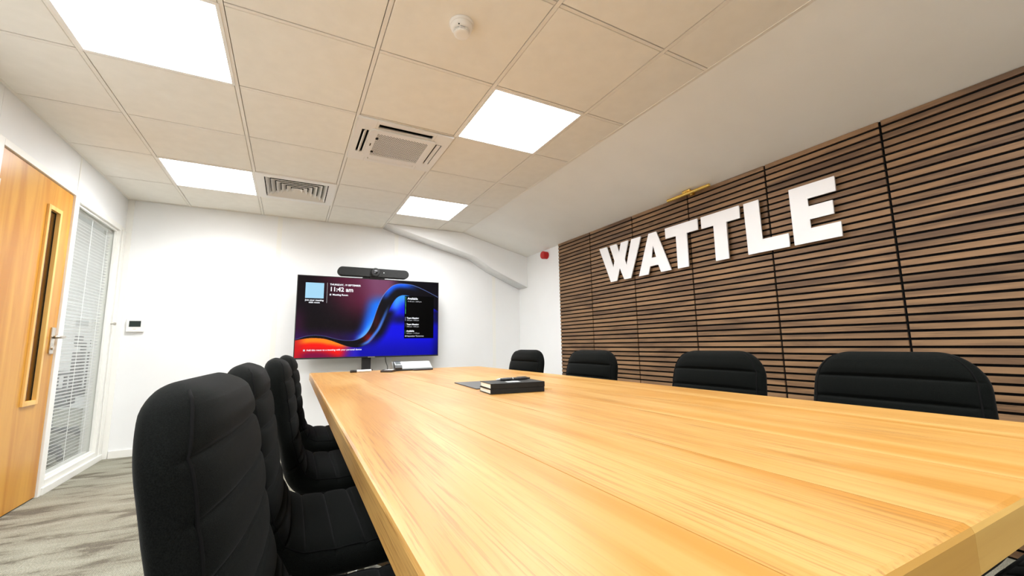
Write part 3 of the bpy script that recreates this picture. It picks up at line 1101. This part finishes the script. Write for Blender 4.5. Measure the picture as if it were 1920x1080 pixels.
# ribbon between the curves
rb = np.zeros(U.shape + (3,)) + [5, 3, 9]
rb = mixc(rb, [120, 10, 14], np.exp(-((U - 0.485) / 0.045) ** 2 - ((V - 0.77) / 0.07) ** 2) * 0.95)
rb = mixc(rb, [50, 8, 10], np.exp(-((U - 0.53) / 0.03) ** 2 - ((V - 0.55) / 0.16) ** 2) * 0.9)
rb = mixc(rb, [20, 92, 235], S(0.085, 0.0, d1 - 0.01) * S(0.54, 0.62, U) * S(0.86, 0.72, U) * S(0.3, 0.2, V))
rb = mixc(rb, [70, 130, 240], S(0.035, 0.0, np.abs(d2 + 0.022)) * S(0.40, 0.47, U) * S(0.66, 0.55, U) * S(0.25, 0.45, V) * 0.9)
bg = 255 * (np.clip(bg, 0, 255) / 255) ** 1.18
inside1 = S(-0.003, 0.003, d1)
inside2 = S(-0.003, 0.003, d2)
img = bg * (1 - inside1[..., None]) + rb * inside1[..., None]
img = img * (1 - inside2[..., None]) + low * inside2[..., None]
# thin light rim of the ribbon
rim = np.exp(-(d1 / 0.0042) ** 2) * (0.55 + 0.45 * S(0.3, 0.5, U))
img = mixc(img, [120, 150, 230], np.clip(rim, 0, 1) * 0.85)
img = np.clip(img, 0, 255) / 255
linimg = np.where(img <= 0.04045, img / 12.92, ((img + 0.055) / 1.055) ** 2.4)
mg = 0.008
verts = np.stack([(U * (tw - 2 * mg) - tw / 2 + mg), np.full(U.shape, -0.0495), TZ1 - mg - V * (tht - 0.022)], -1).reshape(-1, 3)
ii = np.arange((NV - 1) * (NU - 1))
r_, c_ = ii // (NU - 1), ii % (NU - 1)
a_ = r_ * NU + c_
faces = np.stack([a_, a_ + NU, a_ + NU + 1, a_ + 1], 1)
me = bpy.data.meshes.new('screen')
me.from_pydata(verts.tolist(), [], faces.tolist())
ca = me.color_attributes.new('picture', 'FLOAT_COLOR', 'POINT')
ca.data.foreach_set('color', np.concatenate([linimg.reshape(-1, 3), np.ones((NU * NV, 1))], 1).ravel().astype(np.float32))
M_screen = mat('screen picture', (0.002, 0.002, 0.0025), 0.25, spec=0.12)
at = nd(M_screen, 'ShaderNodeAttribute', attribute_name='picture')
bs = M_screen.node_tree.nodes['Principled BSDF']
lk(M_screen, at.outputs['Color'], bs.inputs['Emission Color'])
bs.inputs['Emission Strength'].default_value = 1.0
me.materials.append(M_screen)
scr = bpy.data.objects.new('screen', me)
COL.objects.link(scr)
scr.parent = tv
M_txt = mat('lit white text', (0.1, 0.1, 0.1), 0.5, emit=(0.9, 0.93, 1.0), estr=0.95)
M_txt2 = mat('lit grey text', (0.1, 0.1, 0.1), 0.5, emit=(0.5, 0.52, 0.56), estr=0.9)
M_green = mat('lit green bar', (0.02, 0.1, 0.05), 0.5, emit=(0.10, 0.60, 0.32), estr=0.9)
M_lilac = mat('lit lilac bar', (0.05, 0.05, 0.1), 0.5, emit=(0.35, 0.35, 0.75), estr=0.9)
M_code = mat('lit pale blue tile', (0.1, 0.1, 0.1), 0.5, emit=(0.20, 0.50, 0.72), estr=0.9)
M_panel = mat('unlit black panel', (0.001, 0.001, 0.001), 0.4, spec=0.04)
Rt = (math.pi / 2, 0, 0)


def su(u, v, d=0.0512):
    return ((u * (tw - 2 * mg) - tw / 2 + mg), -d, TZ1 - mg - v * (tht - 0.022))


def sbox(name, u0, u1, v0, v1, m, d=0.0508):
    a, c = su(u0, v1), su(u1, v0)
    return box(name, a[0], c[0], -d, -0.0500, a[2], c[2], m, scr)


def stext(s, u, v, hgt, m=M_txt, bold=0.0, align='LEFT', sx=1.0):
    return text_mesh('screen_text', s, hgt * tht, m, scr, su(u, v), Rt, align=align, bold=bold, sx=sx)


sbox('booking_panel', .735, .965, .200, .775, M_panel)
sbox('blank_tile', .048, .165, .082, .275, M_code)
sbox('divider_line', .1855, .187, .075, .33, M_txt2)
stext('THURSDAY, 19 SEPTEMBER', .203, .104, .030, bold=0.0006)
stext('11:42 am', .202, .178, .074, bold=0.0014)
stext('Meeting Room', .222, .232, .030, bold=0.0006)
sbox('calendar_icon', .203, .214, .212, .234, M_txt2)
stext('Join your meeting', .107, .308, .028, align='CENTER', bold=0.0005)
stext('with room', .107, .336, .028, align='CENTER', bold=0.0005)
stext('Add this room to a meeting with your personal device', .072, .920, .0285, bold=0.0003, sx=0.98)
sbox('share_icon', .052, .064, .902, .922, M_txt2)
sbox('status_bar', .741, .7445, .210, .445, M_green)
stext('Available', .757, .248, .038, bold=0.0009)
stext('11:42 am - 2:00 pm', .757, .282, .024, M_txt2)
for v, a, c, m_ in ((.515, 'Team Meeting', '2:00 pm - 3:00 pm', M_lilac), (.600, 'Team Meeting', '3:00 pm - 4:00 pm', M_lilac), (.690, 'Available', '4:00 pm - 11:59 pm', M_green)):
    sbox('status_bar', .741, .7445, v - .028, v + .026, m_)
    stext(a, .753, v - .004, .028, bold=0.0008)
    stext(c, .753, v + .024, .022, M_txt2)
stext('20 September Tomorrow', .741, .752, .024, M_txt)
tvbox('chin_badge', 1.64, 1.71, TY - 0.001, TY + 0.003, TZ0 + 0.001, TZ0 + 0.009, M_steel)
# stand
tvbox('stand_post', 1.590, 1.680, 3.424, 3.464, 0.02, 1.20, M_blackmetal, bev=0.003)
tvbox('stand_collar', 1.572, 1.698, 3.412, 3.478, 0.630, 0.668, M_blackmetal, bev=0.003)
tvbox('mount_plate', 1.40, 1.94, 3.446, 3.464, 1.00, 1.24, M_blackmetal)
tvbox('stand_base', 1.25, 2.02, 3.24, 3.58, 0.0005, 0.022, M_blackmetal, bev=0.006)
tube('cable', [(0.16, 0.03, 0.80), (0.165, 0.02, 0.74), (0.178, -0.01, 0.69), (0.18, 0.0, 0.60), (0.14, 0.04, 0.45)], 0.004, M_black, tv)

# ------------------------------------------------------------------ video bar on the television
vb_ = thing('video_bar', 'long black rounded video conferencing bar on top of the television', 'camera', (1.680, 3.385, TZ1))
hw, hh = 0.368, 0.047
zc = 0.062
poly = []
for k in range(13):
    a = math.radians(-90 + 180 * k / 12)
    poly.append((hw - hh + hh * math.cos(a), zc + hh * math.sin(a)))
for k in range(13):
    a = math.radians(90 + 180 * k / 12)
    poly.append((-hw + hh + hh * math.cos(a), zc + hh * math.sin(a)))
M_mesh = mat('graphite speaker cloth', (0.020, 0.021, 0.021), 0.8)
noisy(M_mesh, (0.004, 0.004, 0.004, 1), (0.022, 0.023, 0.022, 1), nscale=500, detail=1, bump=0.4, bscale=700, bdist=0.0008)
prism('bar_body', poly, -0.045, 0.040, M_mesh, vb_, plane='xz', bev=0.006)
lathe('camera_head', [(0.046, -0.030), (0.046, -0.062), (0.041, -0.067), (0.026, -0.068)], M_black, vb_, n=32, c=(0.006, 0, zc + 0.004), axis='y')
lathe('lens', [(0.022, -0.067), (0.021, -0.071), (0.008, -0.0715)], mat('lens glass', (0.01, 0.01, 0.012), 0.05), vb_, n=24, c=(0.006, 0, zc + 0.004), axis='y')
lathe('status_light', [(0.0035, -0.0448), (0.0035, -0.0462)], mat('white status light', (0.8, 0.8, 0.8), 0.4, emit=(0.9, 0.95, 1), estr=1.5), vb_, n=12, c=(0.095, 0, zc + 0.004), axis='y')
box('mount_foot', -0.045, 0.055, -0.030, 0.020, 0.006, 0.030, M_black, vb_, bev=0.004)
box('mount_clip', -0.12, 0.11, -0.022, 0.03, 0.0005, 0.007, M_black, vb_, bev=0.001)

# ------------------------------------------------------------------ table
TZ, TT = 0.735, 0.043
tb = thing('conference_table', 'long solid oak plank table on black steel legs filling the foreground', 'table', (1.644, 0.43, 0), math.radians(-0.55))
TY0, TY1 = -1.505, 1.505
bx = [-0.622, -0.385, -0.148, 0.085, 0.290, 0.455, 0.616]


def plank(xa, xb, first, last):
    c_out, c_in = 0.007, 0.0006
    cl = c_out if first else c_in
    crr = c_out if last else c_in
    z0, z1 = TZ - TT, TZ
    xc = (xa + xb) / 2
    V_ = []
    for (l, r, n_, f_, z) in ((0, 0, 0, 0, z0), (0, 0, 0, 0, z1 - c_out), (cl * 0.3, crr * 0.3, c_out * 0.3, c_out * 0.3, z1 - c_out * 0.3), (cl, crr, c_out, c_out, z1)):
        V_ += [(xa + l - xc, TY0 + n_, z), (xb - r - xc, TY0 + n_, z), (xb - r - xc, TY1 - f_, z), (xa + l - xc, TY1 - f_, z)]
    F_ = [(3, 2, 1, 0), (12, 13, 14, 15)]
    for q in range(3):
        for k in range(4):
            a, b_ = q * 4 + k, q * 4 + (k + 1) % 4
            F_.append((a, b_, b_ + 4, a + 4))
    o = mesh_obj('plank', V_, F_, M_oak, tb, loc=(xc, 0, 0))
    o.data.materials.append(M_oak_end)
    for p_ in o.data.polygons:
        if abs(p_.normal.y) > 0.9:
            p_.material_index = 1
    return o


for k in range(6):
    plank(bx[k] + (0.0001 if k else 0), bx[k + 1] - (0.0001 if k < 5 else 0), k == 0, k == 5)
for sy in (-1.20, 1.20):
    box('steel_apron', -0.40, 0.40, sy - 0.03, sy + 0.03, TZ - TT - 0.028, TZ - TT - 0.0005, M_blackmetal, tb)
    for sx in (-0.20, 0.20):
        box('leg', sx - 0.04, sx + 0.04, sy - 0.03, sy + 0.03, 0.006, TZ - TT - 0.029, M_blackmetal, tb, bev=0.003)
    box('foot_bar', -0.26, 0.26, sy - 0.03, sy + 0.03, 0.0005, 0.0055, M_blackmetal, tb)

# ------------------------------------------------------------------ chairs
PATH = [(0.245, 0.380), (0.228, 0.406), (0.185, 0.420), (0.10, 0.421), (0.0, 0.418), (-0.10, 0.418), (-0.165, 0.428), (-0.206, 0.462),
        (-0.230, 0.522), (-0.248, 0.595), (-0.263, 0.67), (-0.276, 0.74), (-0.288, 0.80), (-0.297, 0.850), (-0.299, 0.868)]


def catmull(P, n=10):
    P = [Vector((p[0], 0, p[1])) for p in P]
    Q = [2 * P[0] - P[1]] + P + [2 * P[-1] - P[-2]]
    out = []
    for i in range(len(P) - 1):
        for k in range(n):
            f = k / n
            p0, p1, p2, p3 = Q[i], Q[i + 1], Q[i + 2], Q[i + 3]
            out.append(0.5 * (2 * p1 + (p2 - p0) * f + (2 * p0 - 5 * p1 + 4 * p2 - p3) * f * f + (3 * p1 - p0 - 3 * p2 + p3) * f ** 3))
    out.append(P[-1])
    return out


cp = catmull(PATH, 24)
# resample evenly
L = [0.0]
for a, b_ in zip(cp, cp[1:]):
    L.append(L[-1] + (b_ - a).length)
LT = L[-1]


def at_s(s):
    s = min(max(s, 0), LT)
    lo, hi = 0, len(L) - 1
    while hi - lo > 1:
        mi = (lo + hi) // 2
        if L[mi] <= s:
            lo = mi
        else:
            hi = mi
    f = (s - L[lo]) / max(L[hi] - L[lo], 1e-9)
    return cp[lo].lerp(cp[hi], f)


S_JOIN = None
for i_, p in enumerate(cp):
    if p.z > 0.50 and p.x < -0.2:
        S_JOIN = L[i_]
        break
SEAMS = [LT - 0.085 - 0.068 * k for k in range(11)]


def section(s, nseg=40):
    """one ring of the padded shell at path length s; first half of the ring is the sitting side"""
    p = at_s(s)
    t = (at_s(s + 0.004) - at_s(s - 0.004)).normalized()
    nrm = Vector((t.z, 0, -t.x))            # to the sitting side (up on the seat, forward on the back)
    fb = min(max((s - S_JOIN + 0.08) / 0.16, 0), 1)
    W_ = 0.232 * (1 - fb) + 0.226 * fb - 0.020 * max(0, (s - LT + 0.36) / 0.36)
    T_ = 0.042 * (1 - fb) + 0.034 * fb - 0.010 * fb * min(1, max(0, (LT - 0.16 - s) / 0.20))
    d = min(s, LT - s)
    R_ = 0.105 if s > LT / 2 else 0.06
    ww = W_
    if d < R_:
        ww = W_ - R_ + math.sqrt(max(R_ * R_ - (R_ - d) ** 2, 0))
    tt = T_
    if d < T_:
        tt = T_ * math.sqrt(max(1 - ((T_ - d) / T_) ** 2, 0.0))
    groove = 0.0
    pil = 1.0
    for q in SEAMS:
        ds = abs(s - q)
        groove = max(groove, math.exp(-(ds / 0.0045) ** 2))
        if ds < 0.034:
            pil = min(pil, math.sin(min(ds / 0.034, 1) * math.pi / 2) ** 0.7)
    ring = []
    for k in range(nseg):
        a = 2 * math.pi * k / nseg
        ca_, sa_ = math.cos(a), math.sin(a)
        e1, e2 = 0.45, 0.72
        y = ww * math.copysign(abs(ca_) ** e1, ca_)
        h_ = tt * math.copysign(abs(sa_) ** e2, sa_)
        if sa_ > 0:      # sitting side: stitched channels with soft pillows
            edge = min(1, max(0, (ww - abs(y)) / 0.05))
            h_ += (0.0045 * pil - 0.0055 * groove) * edge * min(1, d / 0.03)
            h_ += 0.016 * fb * max(0.0, 1 - (y / W_) ** 2) * min(1, d / 0.06)
        ring.append(p + nrm * h_ + Vector((0, y, 0)))
    return ring


def shell_mesh(name, s0, s1, parent, ns):
    bm = bmesh.new()
    ss = []
    for k in range(ns + 1):
        ss.append(s0 + (s1 - s0) * k / ns)
    for end, T_ in ((0.0, 0.04), (LT, 0.034)):
        if abs(s0 - end) < 1e-6 or abs(s1 - end) < 1e-6:
            for f in (0.002, 0.012, 0.03, 0.06, 0.1, 0.16, 0.25, 0.36, 0.5, 0.66, 0.85):
                ss.append(end + (1 if end == 0 else -1) * T_ * f)
    for q in SEAMS:
        for dq in (-0.008, -0.004, -0.002, 0, 0.002, 0.004, 0.008):
            if s0 < q + dq < s1:
                ss.append(q + dq)
    ss = sorted(set(round(x, 5) for x in ss))
    ss = [x for x in ss if 0.0 < x < LT or True]
    rings = []
    for s in ss:
        s_ = min(max(s, 0.00008), LT - 0.00008)
        rings.append([bm.verts.new(v) for v in section(s_)])
    n = len(rings[0])
    for a, b_ in zip(rings, rings[1:]):
        for k in range(n):
            bm.faces.new((a[k], a[(k + 1) % n], b_[(k + 1) % n], b_[k]))
    bm.faces.new(rings[0])
    bm.faces.new(rings[-1])
    return bm_obj(name, bm, M_fabric, parent, smooth=True)


def make_chair(label):
    t = thing('conference_chair', label, 'chair', (0, 0, 0), 0, 'black padded chairs around the oak table')
    seat = shell_mesh('seat', 0.0, S_JOIN - 0.0004, t, 40)
    back = shell_mesh('backrest', S_JOIN + 0.0004, LT, t, 50)
    # corded seam along both edges of the padding
    for nm, par, sa, sb in (('seat', seat, 0.05, S_JOIN), ('backrest', back, S_JOIN, LT - 0.012)):
        for side in (0, 1):
            pts_ = []
            n_ = 30
            for k in range(n_ + 1):
                s = sa + (sb - sa) * k / n_
                r = section(s)
                kk = 4 if side == 0 else 16
                v = r[kk]
                c_ = at_s(s)
                pts_.append(v + (v - c_).normalized() * 0.0002)
            tube('seam_cord', pts_, 0.0024, M_piping, par, n=6)
    # pedestal
    box('seat_plate', -0.10, 0.10, -0.10, 0.10, 0.352, 0.376, M_blackmetal, t, bev=0.004)
    lathe('column', [(0.030, 0.10), (0.030, 0.25), (0.022, 0.255), (0.022, 0.353)], M_chrome, t, n=20)
    lathe('hub', [(0.048, 0.055), (0.052, 0.065), (0.050, 0.095), (0.036, 0.112)], M_chrome, t, n=24)
    for k in range(4):
        a = math.radians(45 + 90 * k)
        ca_, sa_ = math.cos(a), math.sin(a)
        V_, F_ = [], []
        for (rr, zt, th_, wd_) in ((0.035, 0.100, 0.040, 0.026), (0.15, 0.078, 0.030, 0.021), (0.29, 0.048, 0.022, 0.016), (0.315, 0.040, 0.016, 0.012)):
            for (o_, z_) in ((-wd_, zt - th_), (wd_, zt - th_), (wd_ * 0.8, zt), (-wd_ * 0.8, zt)):
                V_.append((rr * ca_ - o_ * sa_, rr * sa_ + o_ * ca_, z_))
        for q in range(3):
            for j in range(4):
                F_.append((q * 4 + j, q * 4 + (j + 1) % 4, q * 4 + 4 + (j + 1) % 4, q * 4 + 4 + j))
        F_ += [(3, 2, 1, 0), (12, 13, 14, 15)]
        lg = mesh_obj('leg', V_, F_, M_chrome, t)
        lathe('glide', [(0.020, 0.0005), (0.020, 0.014), (0.010, 0.018), (0.010, 0.028)], M_black, lg, n=16, c=(0.295 * ca_, 0.295 * sa_, 0))
    return t


chairs = [
    (1.092, -0.480, -4.5, 'black padded chair nearest the camera on the left side of the table'),
    (1.105, 0.080, 0.0, 'second black padded chair from the camera on the left side of the table'),
    (1.160, 0.640, 0.0, 'third black padded chair from the camera on the left side of the table'),
    (1.190, 1.300, 0.0, 'farthest black padded chair on the left side, nearest the screen'),
    (2.275, -0.628, 180.0, 'large-looking black padded chair at the right edge of the picture, by the slat wall'),
    (2.230, -0.055, 180.0, 'black padded chair second from the right edge, below the second T'),
    (2.160, 0.690, 180.0, 'black padded chair third from the right edge, at the far end of the slats'),
    (2.290, -1.120, 180.0, 'black padded chair mostly out of the picture at the bottom right corner'),
    (2.090, 1.310, 180.0, 'farthest black padded chair on the right side, against the white wall'),
]
first = None
for x, y, rz, lab in chairs:
    if first is None:
        first = make_chair(lab)
        first.location = (x, y, 0)
        first.rotation_euler = (0, 0, math.radians(rz))
    else:
        dup(first, (x, y, 0), math.radians(rz), lab)

# ------------------------------------------------------------------ things on the table
TT_ = TZ + 0.0004


def notebook(loc, rz, z0, label, thick, ribbon):
    t = thing('notebook', label, 'notebook', (loc[0], loc[1], z0), rz, 'two stacked black notebooks')
    # spine along the local x axis at y = 0, pages towards +y
    Lb, Wb = 0.208, 0.130
    box('cover', 0, Lb, 0, Wb, 0, 0.0022, M_cover, t, bev=0.0008)
    box('cover', 0, Lb, 0, Wb, thick - 0.0022, thick, M_cover, t, bev=0.0008)
    box('spine', 0, Lb, -0.0008, 0.0030, 0.0005, thick - 0.0005, M_cover, t, bev=0.0010)
    box('page_block', 0.002, Lb - 0.002, 0.0031, Wb - 0.003, 0.0023, thick - 0.0023, M_pages, t)
    tube('ribbon_marker', ribbon, 0.0009, M_ribbon, t, n=6)
    return t


M_cover = mat('black leatherette', (0.007, 0.007, 0.007), 0.5, spec=0.3)
noisy(M_cover, (0.004, 0.004, 0.004, 1), (0.009, 0.009, 0.009, 1), nscale=300, bump=0.3, bscale=500, bdist=0.0005)
M_pages = mat('cream pages', (0.80, 0.77, 0.68), 0.8)
M_ribbon = mat('gold ribbon', (0.42, 0.27, 0.05), 0.6)
nb_x, nb_y, nb_r = 1.538, 0.112, math.radians(-6.5)
notebook((nb_x, nb_y), nb_r, TT_, 'black notebook lying at the bottom of the stack on the table', 0.017, [(0.204, 0.07, 0.009), (0.215, 0.072, 0.003), (0.232, 0.066, 0.0012), (0.246, 0.052, 0.0012)])
notebook((nb_x + 0.001, nb_y + 0.001), nb_r - 0.012, TT_ + 0.0174, 'black notebook on top of the stack, under the pen', 0.019, [(0.204, 0.075, 0.009), (0.222, 0.082, -0.006), (0.246, 0.070, -0.0158), (0.262, 0.050, -0.0158)])
# printed white mark on the cover
ro = Matrix.Rotation(nb_r, 3, 'Z')
ztop = TT_ + 0.0174 + 0.019


def nbp(a, b_, z):
    v = ro @ Vector((a, b_, 0))
    return (nb_x + v.x, nb_y + v.y, z)


top = [o for o in bpy.data.objects if o.name.startswith('notebook') and o.type == 'EMPTY'][-1]
mk_ = box('white_print', 0.075, 0.125, 0.030, 0.062, 0.0190, 0.0193, mat('white print', (0.75, 0.75, 0.74), 0.6), top)
# pen
pen = thing('ballpoint_pen', 'black ballpoint pen with a silver tip lying on the notebooks', 'pen', nbp(0.060, 0.080, ztop + 0.0066), nb_r + math.radians(3))
lathe('tip', [(0.0008, -0.012), (0.0022, -0.004), (0.0042, 0.004)], M_chrome, pen, n=16, axis='x')
lathe('barrel', [(0.0046, 0.004), (0.0060, 0.020), (0.0062, 0.040), (0.0052, 0.055), (0.0056, 0.085), (0.0058, 0.108), (0.0048, 0.118)], M_black, pen, n=16, axis='x')
lathe('band', [(0.0057, 0.0545), (0.0057, 0.0565)], M_chrome, pen, n=16, axis='x')
box('clip', 0.072, 0.112, -0.0020, 0.0020, 0.0060, 0.0082, M_chrome, pen, bev=0.0008)
lathe('plunger', [(0.0032, 0.117), (0.0032, 0.128), (0.0024, 0.129)], M_black, pen, n=12, axis='x')
# folder / dark pad behind the notebooks
tag(box('document_folder', -0.115, 0.115, -0.155, 0.155, 0, 0.004, mat('dark grey board', (0.055, 0.055, 0.055), 0.5), bev=0.001, loc=(1.688, 0.440, TT_), rot=(0, 0, math.radians(-4))),
    'thin dark grey folder lying flat behind the notebooks', 'folder')
# marker pen
mk = thing('marker_pen', 'white marker pen with a black cap near the far end of the table', 'pen', (1.275, 1.765, TT_ + 0.0085), math.radians(4))
lathe('barrel', [(0.0070, 0.040), (0.0085, 0.042), (0.0085, 0.135), (0.0070, 0.138)], mat('white marker barrel', (0.80, 0.80, 0.76), 0.4), mk, n=20, axis='x')
lathe('cap', [(0.0072, 0.0), (0.0084, 0.003), (0.0084, 0.042)], M_black, mk, n=20, axis='x')
# conferencing console
hb = thing('conference_console', 'silver wedge-shaped conferencing console with a black display end', 'console', (1.565, 1.745, TT_), math.radians(-2))
M_silver = mat('brushed silver plastic', (0.20, 0.205, 0.20), 0.5, 0.3)
box('base', 0.0, 0.265, -0.020, 0.115, 0.0, 0.011, M_black, hb, bev=0.003)


def wedge(name, xa, xb, pts2, m):
    V_ = [(xa, p[0], p[1]) for p in pts2] + [(xb, p[0], p[1]) for p in pts2]
    n_ = len(pts2)
    F_ = [tuple(range(n_))[::-1], tuple(range(n_, 2 * n_))]
    for k in range(n_):
        F_.append((k, (k + 1) % n_, n_ + (k + 1) % n_, n_ + k))
    return mesh_obj(name, V_, F_, m, hb)


wedge('sloped_top', 0.046, 0.262, [(-0.014, 0.0112), (-0.012, 0.016), (0.075, 0.060), (0.110, 0.060), (0.112, 0.0112)], M_silver)
wedge('side_cheek', -0.012, -0.002, [(-0.010, 0.0), (0.055, 0.060), (0.110, 0.060), (0.112, 0.0)], M_silver)
wedge('display_pod', -0.0015, 0.0455, [(-0.024, 0.0112), (-0.026, 0.022), (-0.012, 0.040), (0.030, 0.060), (0.060, 0.064), (0.075, 0.0112)], M_black)
wedge('display', 0.006, 0.040, [(0.0, 0.0465), (0.001, 0.0475), (0.029, 0.0612), (0.030, 0.0605)], mat('dim display', (0.01, 0.012, 0.012), 0.6, emit=(0.05, 0.08, 0.075), estr=0.6))
# handset-like remote and a flat phone
rm = thing('remote_control', 'small dark remote control with a pale face beside the console', 'remote control', (1.505, 1.690, TT_), math.radians(-28))
box('body', -0.030, 0.050, -0.065, 0.030, 0.0, 0.014, mat('brown black plastic', (0.045, 0.032, 0.026), 0.4), rm, bev=0.004)
box('pale_face', -0.010, 0.040, -0.045, 0.024, 0.0141, 0.0150, mat('pale grey keypad', (0.55, 0.55, 0.53), 0.5), rm)
for k in range(3):
    lathe('button', [(0.005, 0.0141), (0.005, 0.0165)], M_black, rm, n=12, c=(-0.020, -0.045 + k * 0.022, 0))
ph = thing('mobile_phone', 'slim dark phone lying flat in front of the console', 'phone', (1.745, 1.700, TT_), math.radians(4))
box('body', -0.065, 0.065, -0.016, 0.016, 0.0, 0.008, mat('dark brown case', (0.035, 0.022, 0.018), 0.4), ph, bev=0.003)
box('glass_face', -0.060, 0.060, -0.013, 0.013, 0.0081, 0.0088, mat('phone glass', (0.02, 0.02, 0.02), 0.08), ph)

# ------------------------------------------------------------------ office chairs beyond the glass
def office_chair(loc, rz, label):
    t = thing('office_chair', label, 'chair', loc, math.radians(rz), 'task chairs in the office beyond the blinds')
    M_g = M_officegrey
    bm = bmesh.new()
    add_box(bm, -0.24, 0.24, -0.24, 0.24, 0.44, 0.51, bev=0.03, seg=3)
    bm_obj('seat', bm, M_g, t)
    bm = bmesh.new()
    add_box(bm, -0.29, -0.25, -0.21, 0.21, 0.46, 0.90, bev=0.018, seg=3)
    bm_obj('backrest', bm, M_g, t)
    bm = bmesh.new()
    add_box(bm, -0.30, -0.25, -0.13, 0.13, 0.945, 1.045, bev=0.022, seg=3)
    bm_obj('headrest', bm, M_g, t)
    tube('back_post', [(-0.05, 0, 0.42), (-0.26, 0, 0.44), (-0.31, 0, 0.60), (-0.31, 0, 0.98)], 0.02, M_black, t)
    for s in (-1, 1):
        tube('armrest', [(-0.05, s * 0.20, 0.45), (-0.05, s * 0.28, 0.47), (-0.05, s * 0.28, 0.66), (0.12, s * 0.28, 0.67), (-0.18, s * 0.28, 0.67)], 0.018, M_black, t)
    lathe('column', [(0.03, 0.08), (0.03, 0.44)], M_black, t, n=14)
    for k in range(5):
        a = math.radians(72 * k)
        lg = tube('leg', [(0.02 * math.cos(a), 0.02 * math.sin(a), 0.10), (0.30 * math.cos(a), 0.30 * math.sin(a), 0.07)], [0.028, 0.018], M_black, t)
        lathe('castor', [(0.026, -0.014), (0.026, 0.014)], M_black, lg, n=14, c=(0.30 * math.cos(a), 0.30 * math.sin(a), 0.0265), axis='y')
    return t


M_officegrey = mat('charcoal mesh fabric', (0.03, 0.03, 0.032), 0.8)
office_chair((-1.02, 3.80, 0), 200, 'dark task chair seen through the blinds, left of the pair')
office_chair((-1.24, 4.90, 0), 205, 'dark task chair seen through the blinds, right of the pair')
# panels added to brighten the office behind the blinds
M_led2 = mat('added office diffuser', (0.9, 0.9, 0.9), 0.6, emit=(0.97, 0.985, 1.0), estr=22.0)
for k, (x, y) in enumerate(((-1.5, 2.0), (-3.0, 3.5), (-1.5, 4.4), (-3.0, 5.6), (-1.5, 6.8))):
    t = thing('ceiling_light', ('first', 'second', 'third', 'fourth', 'last')[k] + ' added light panel brightening the office beyond the blinds, counted from the door', 'light', (x, y, H), 0, 'added light panels over the office beyond')
    box('frame', -0.30, 0.30, -0.30, 0.30, -0.006, -0.0005, M_plastic, t)
    box('diffuser', -0.28, 0.28, -0.28, 0.28, -0.010, -0.0062, M_led2, t)
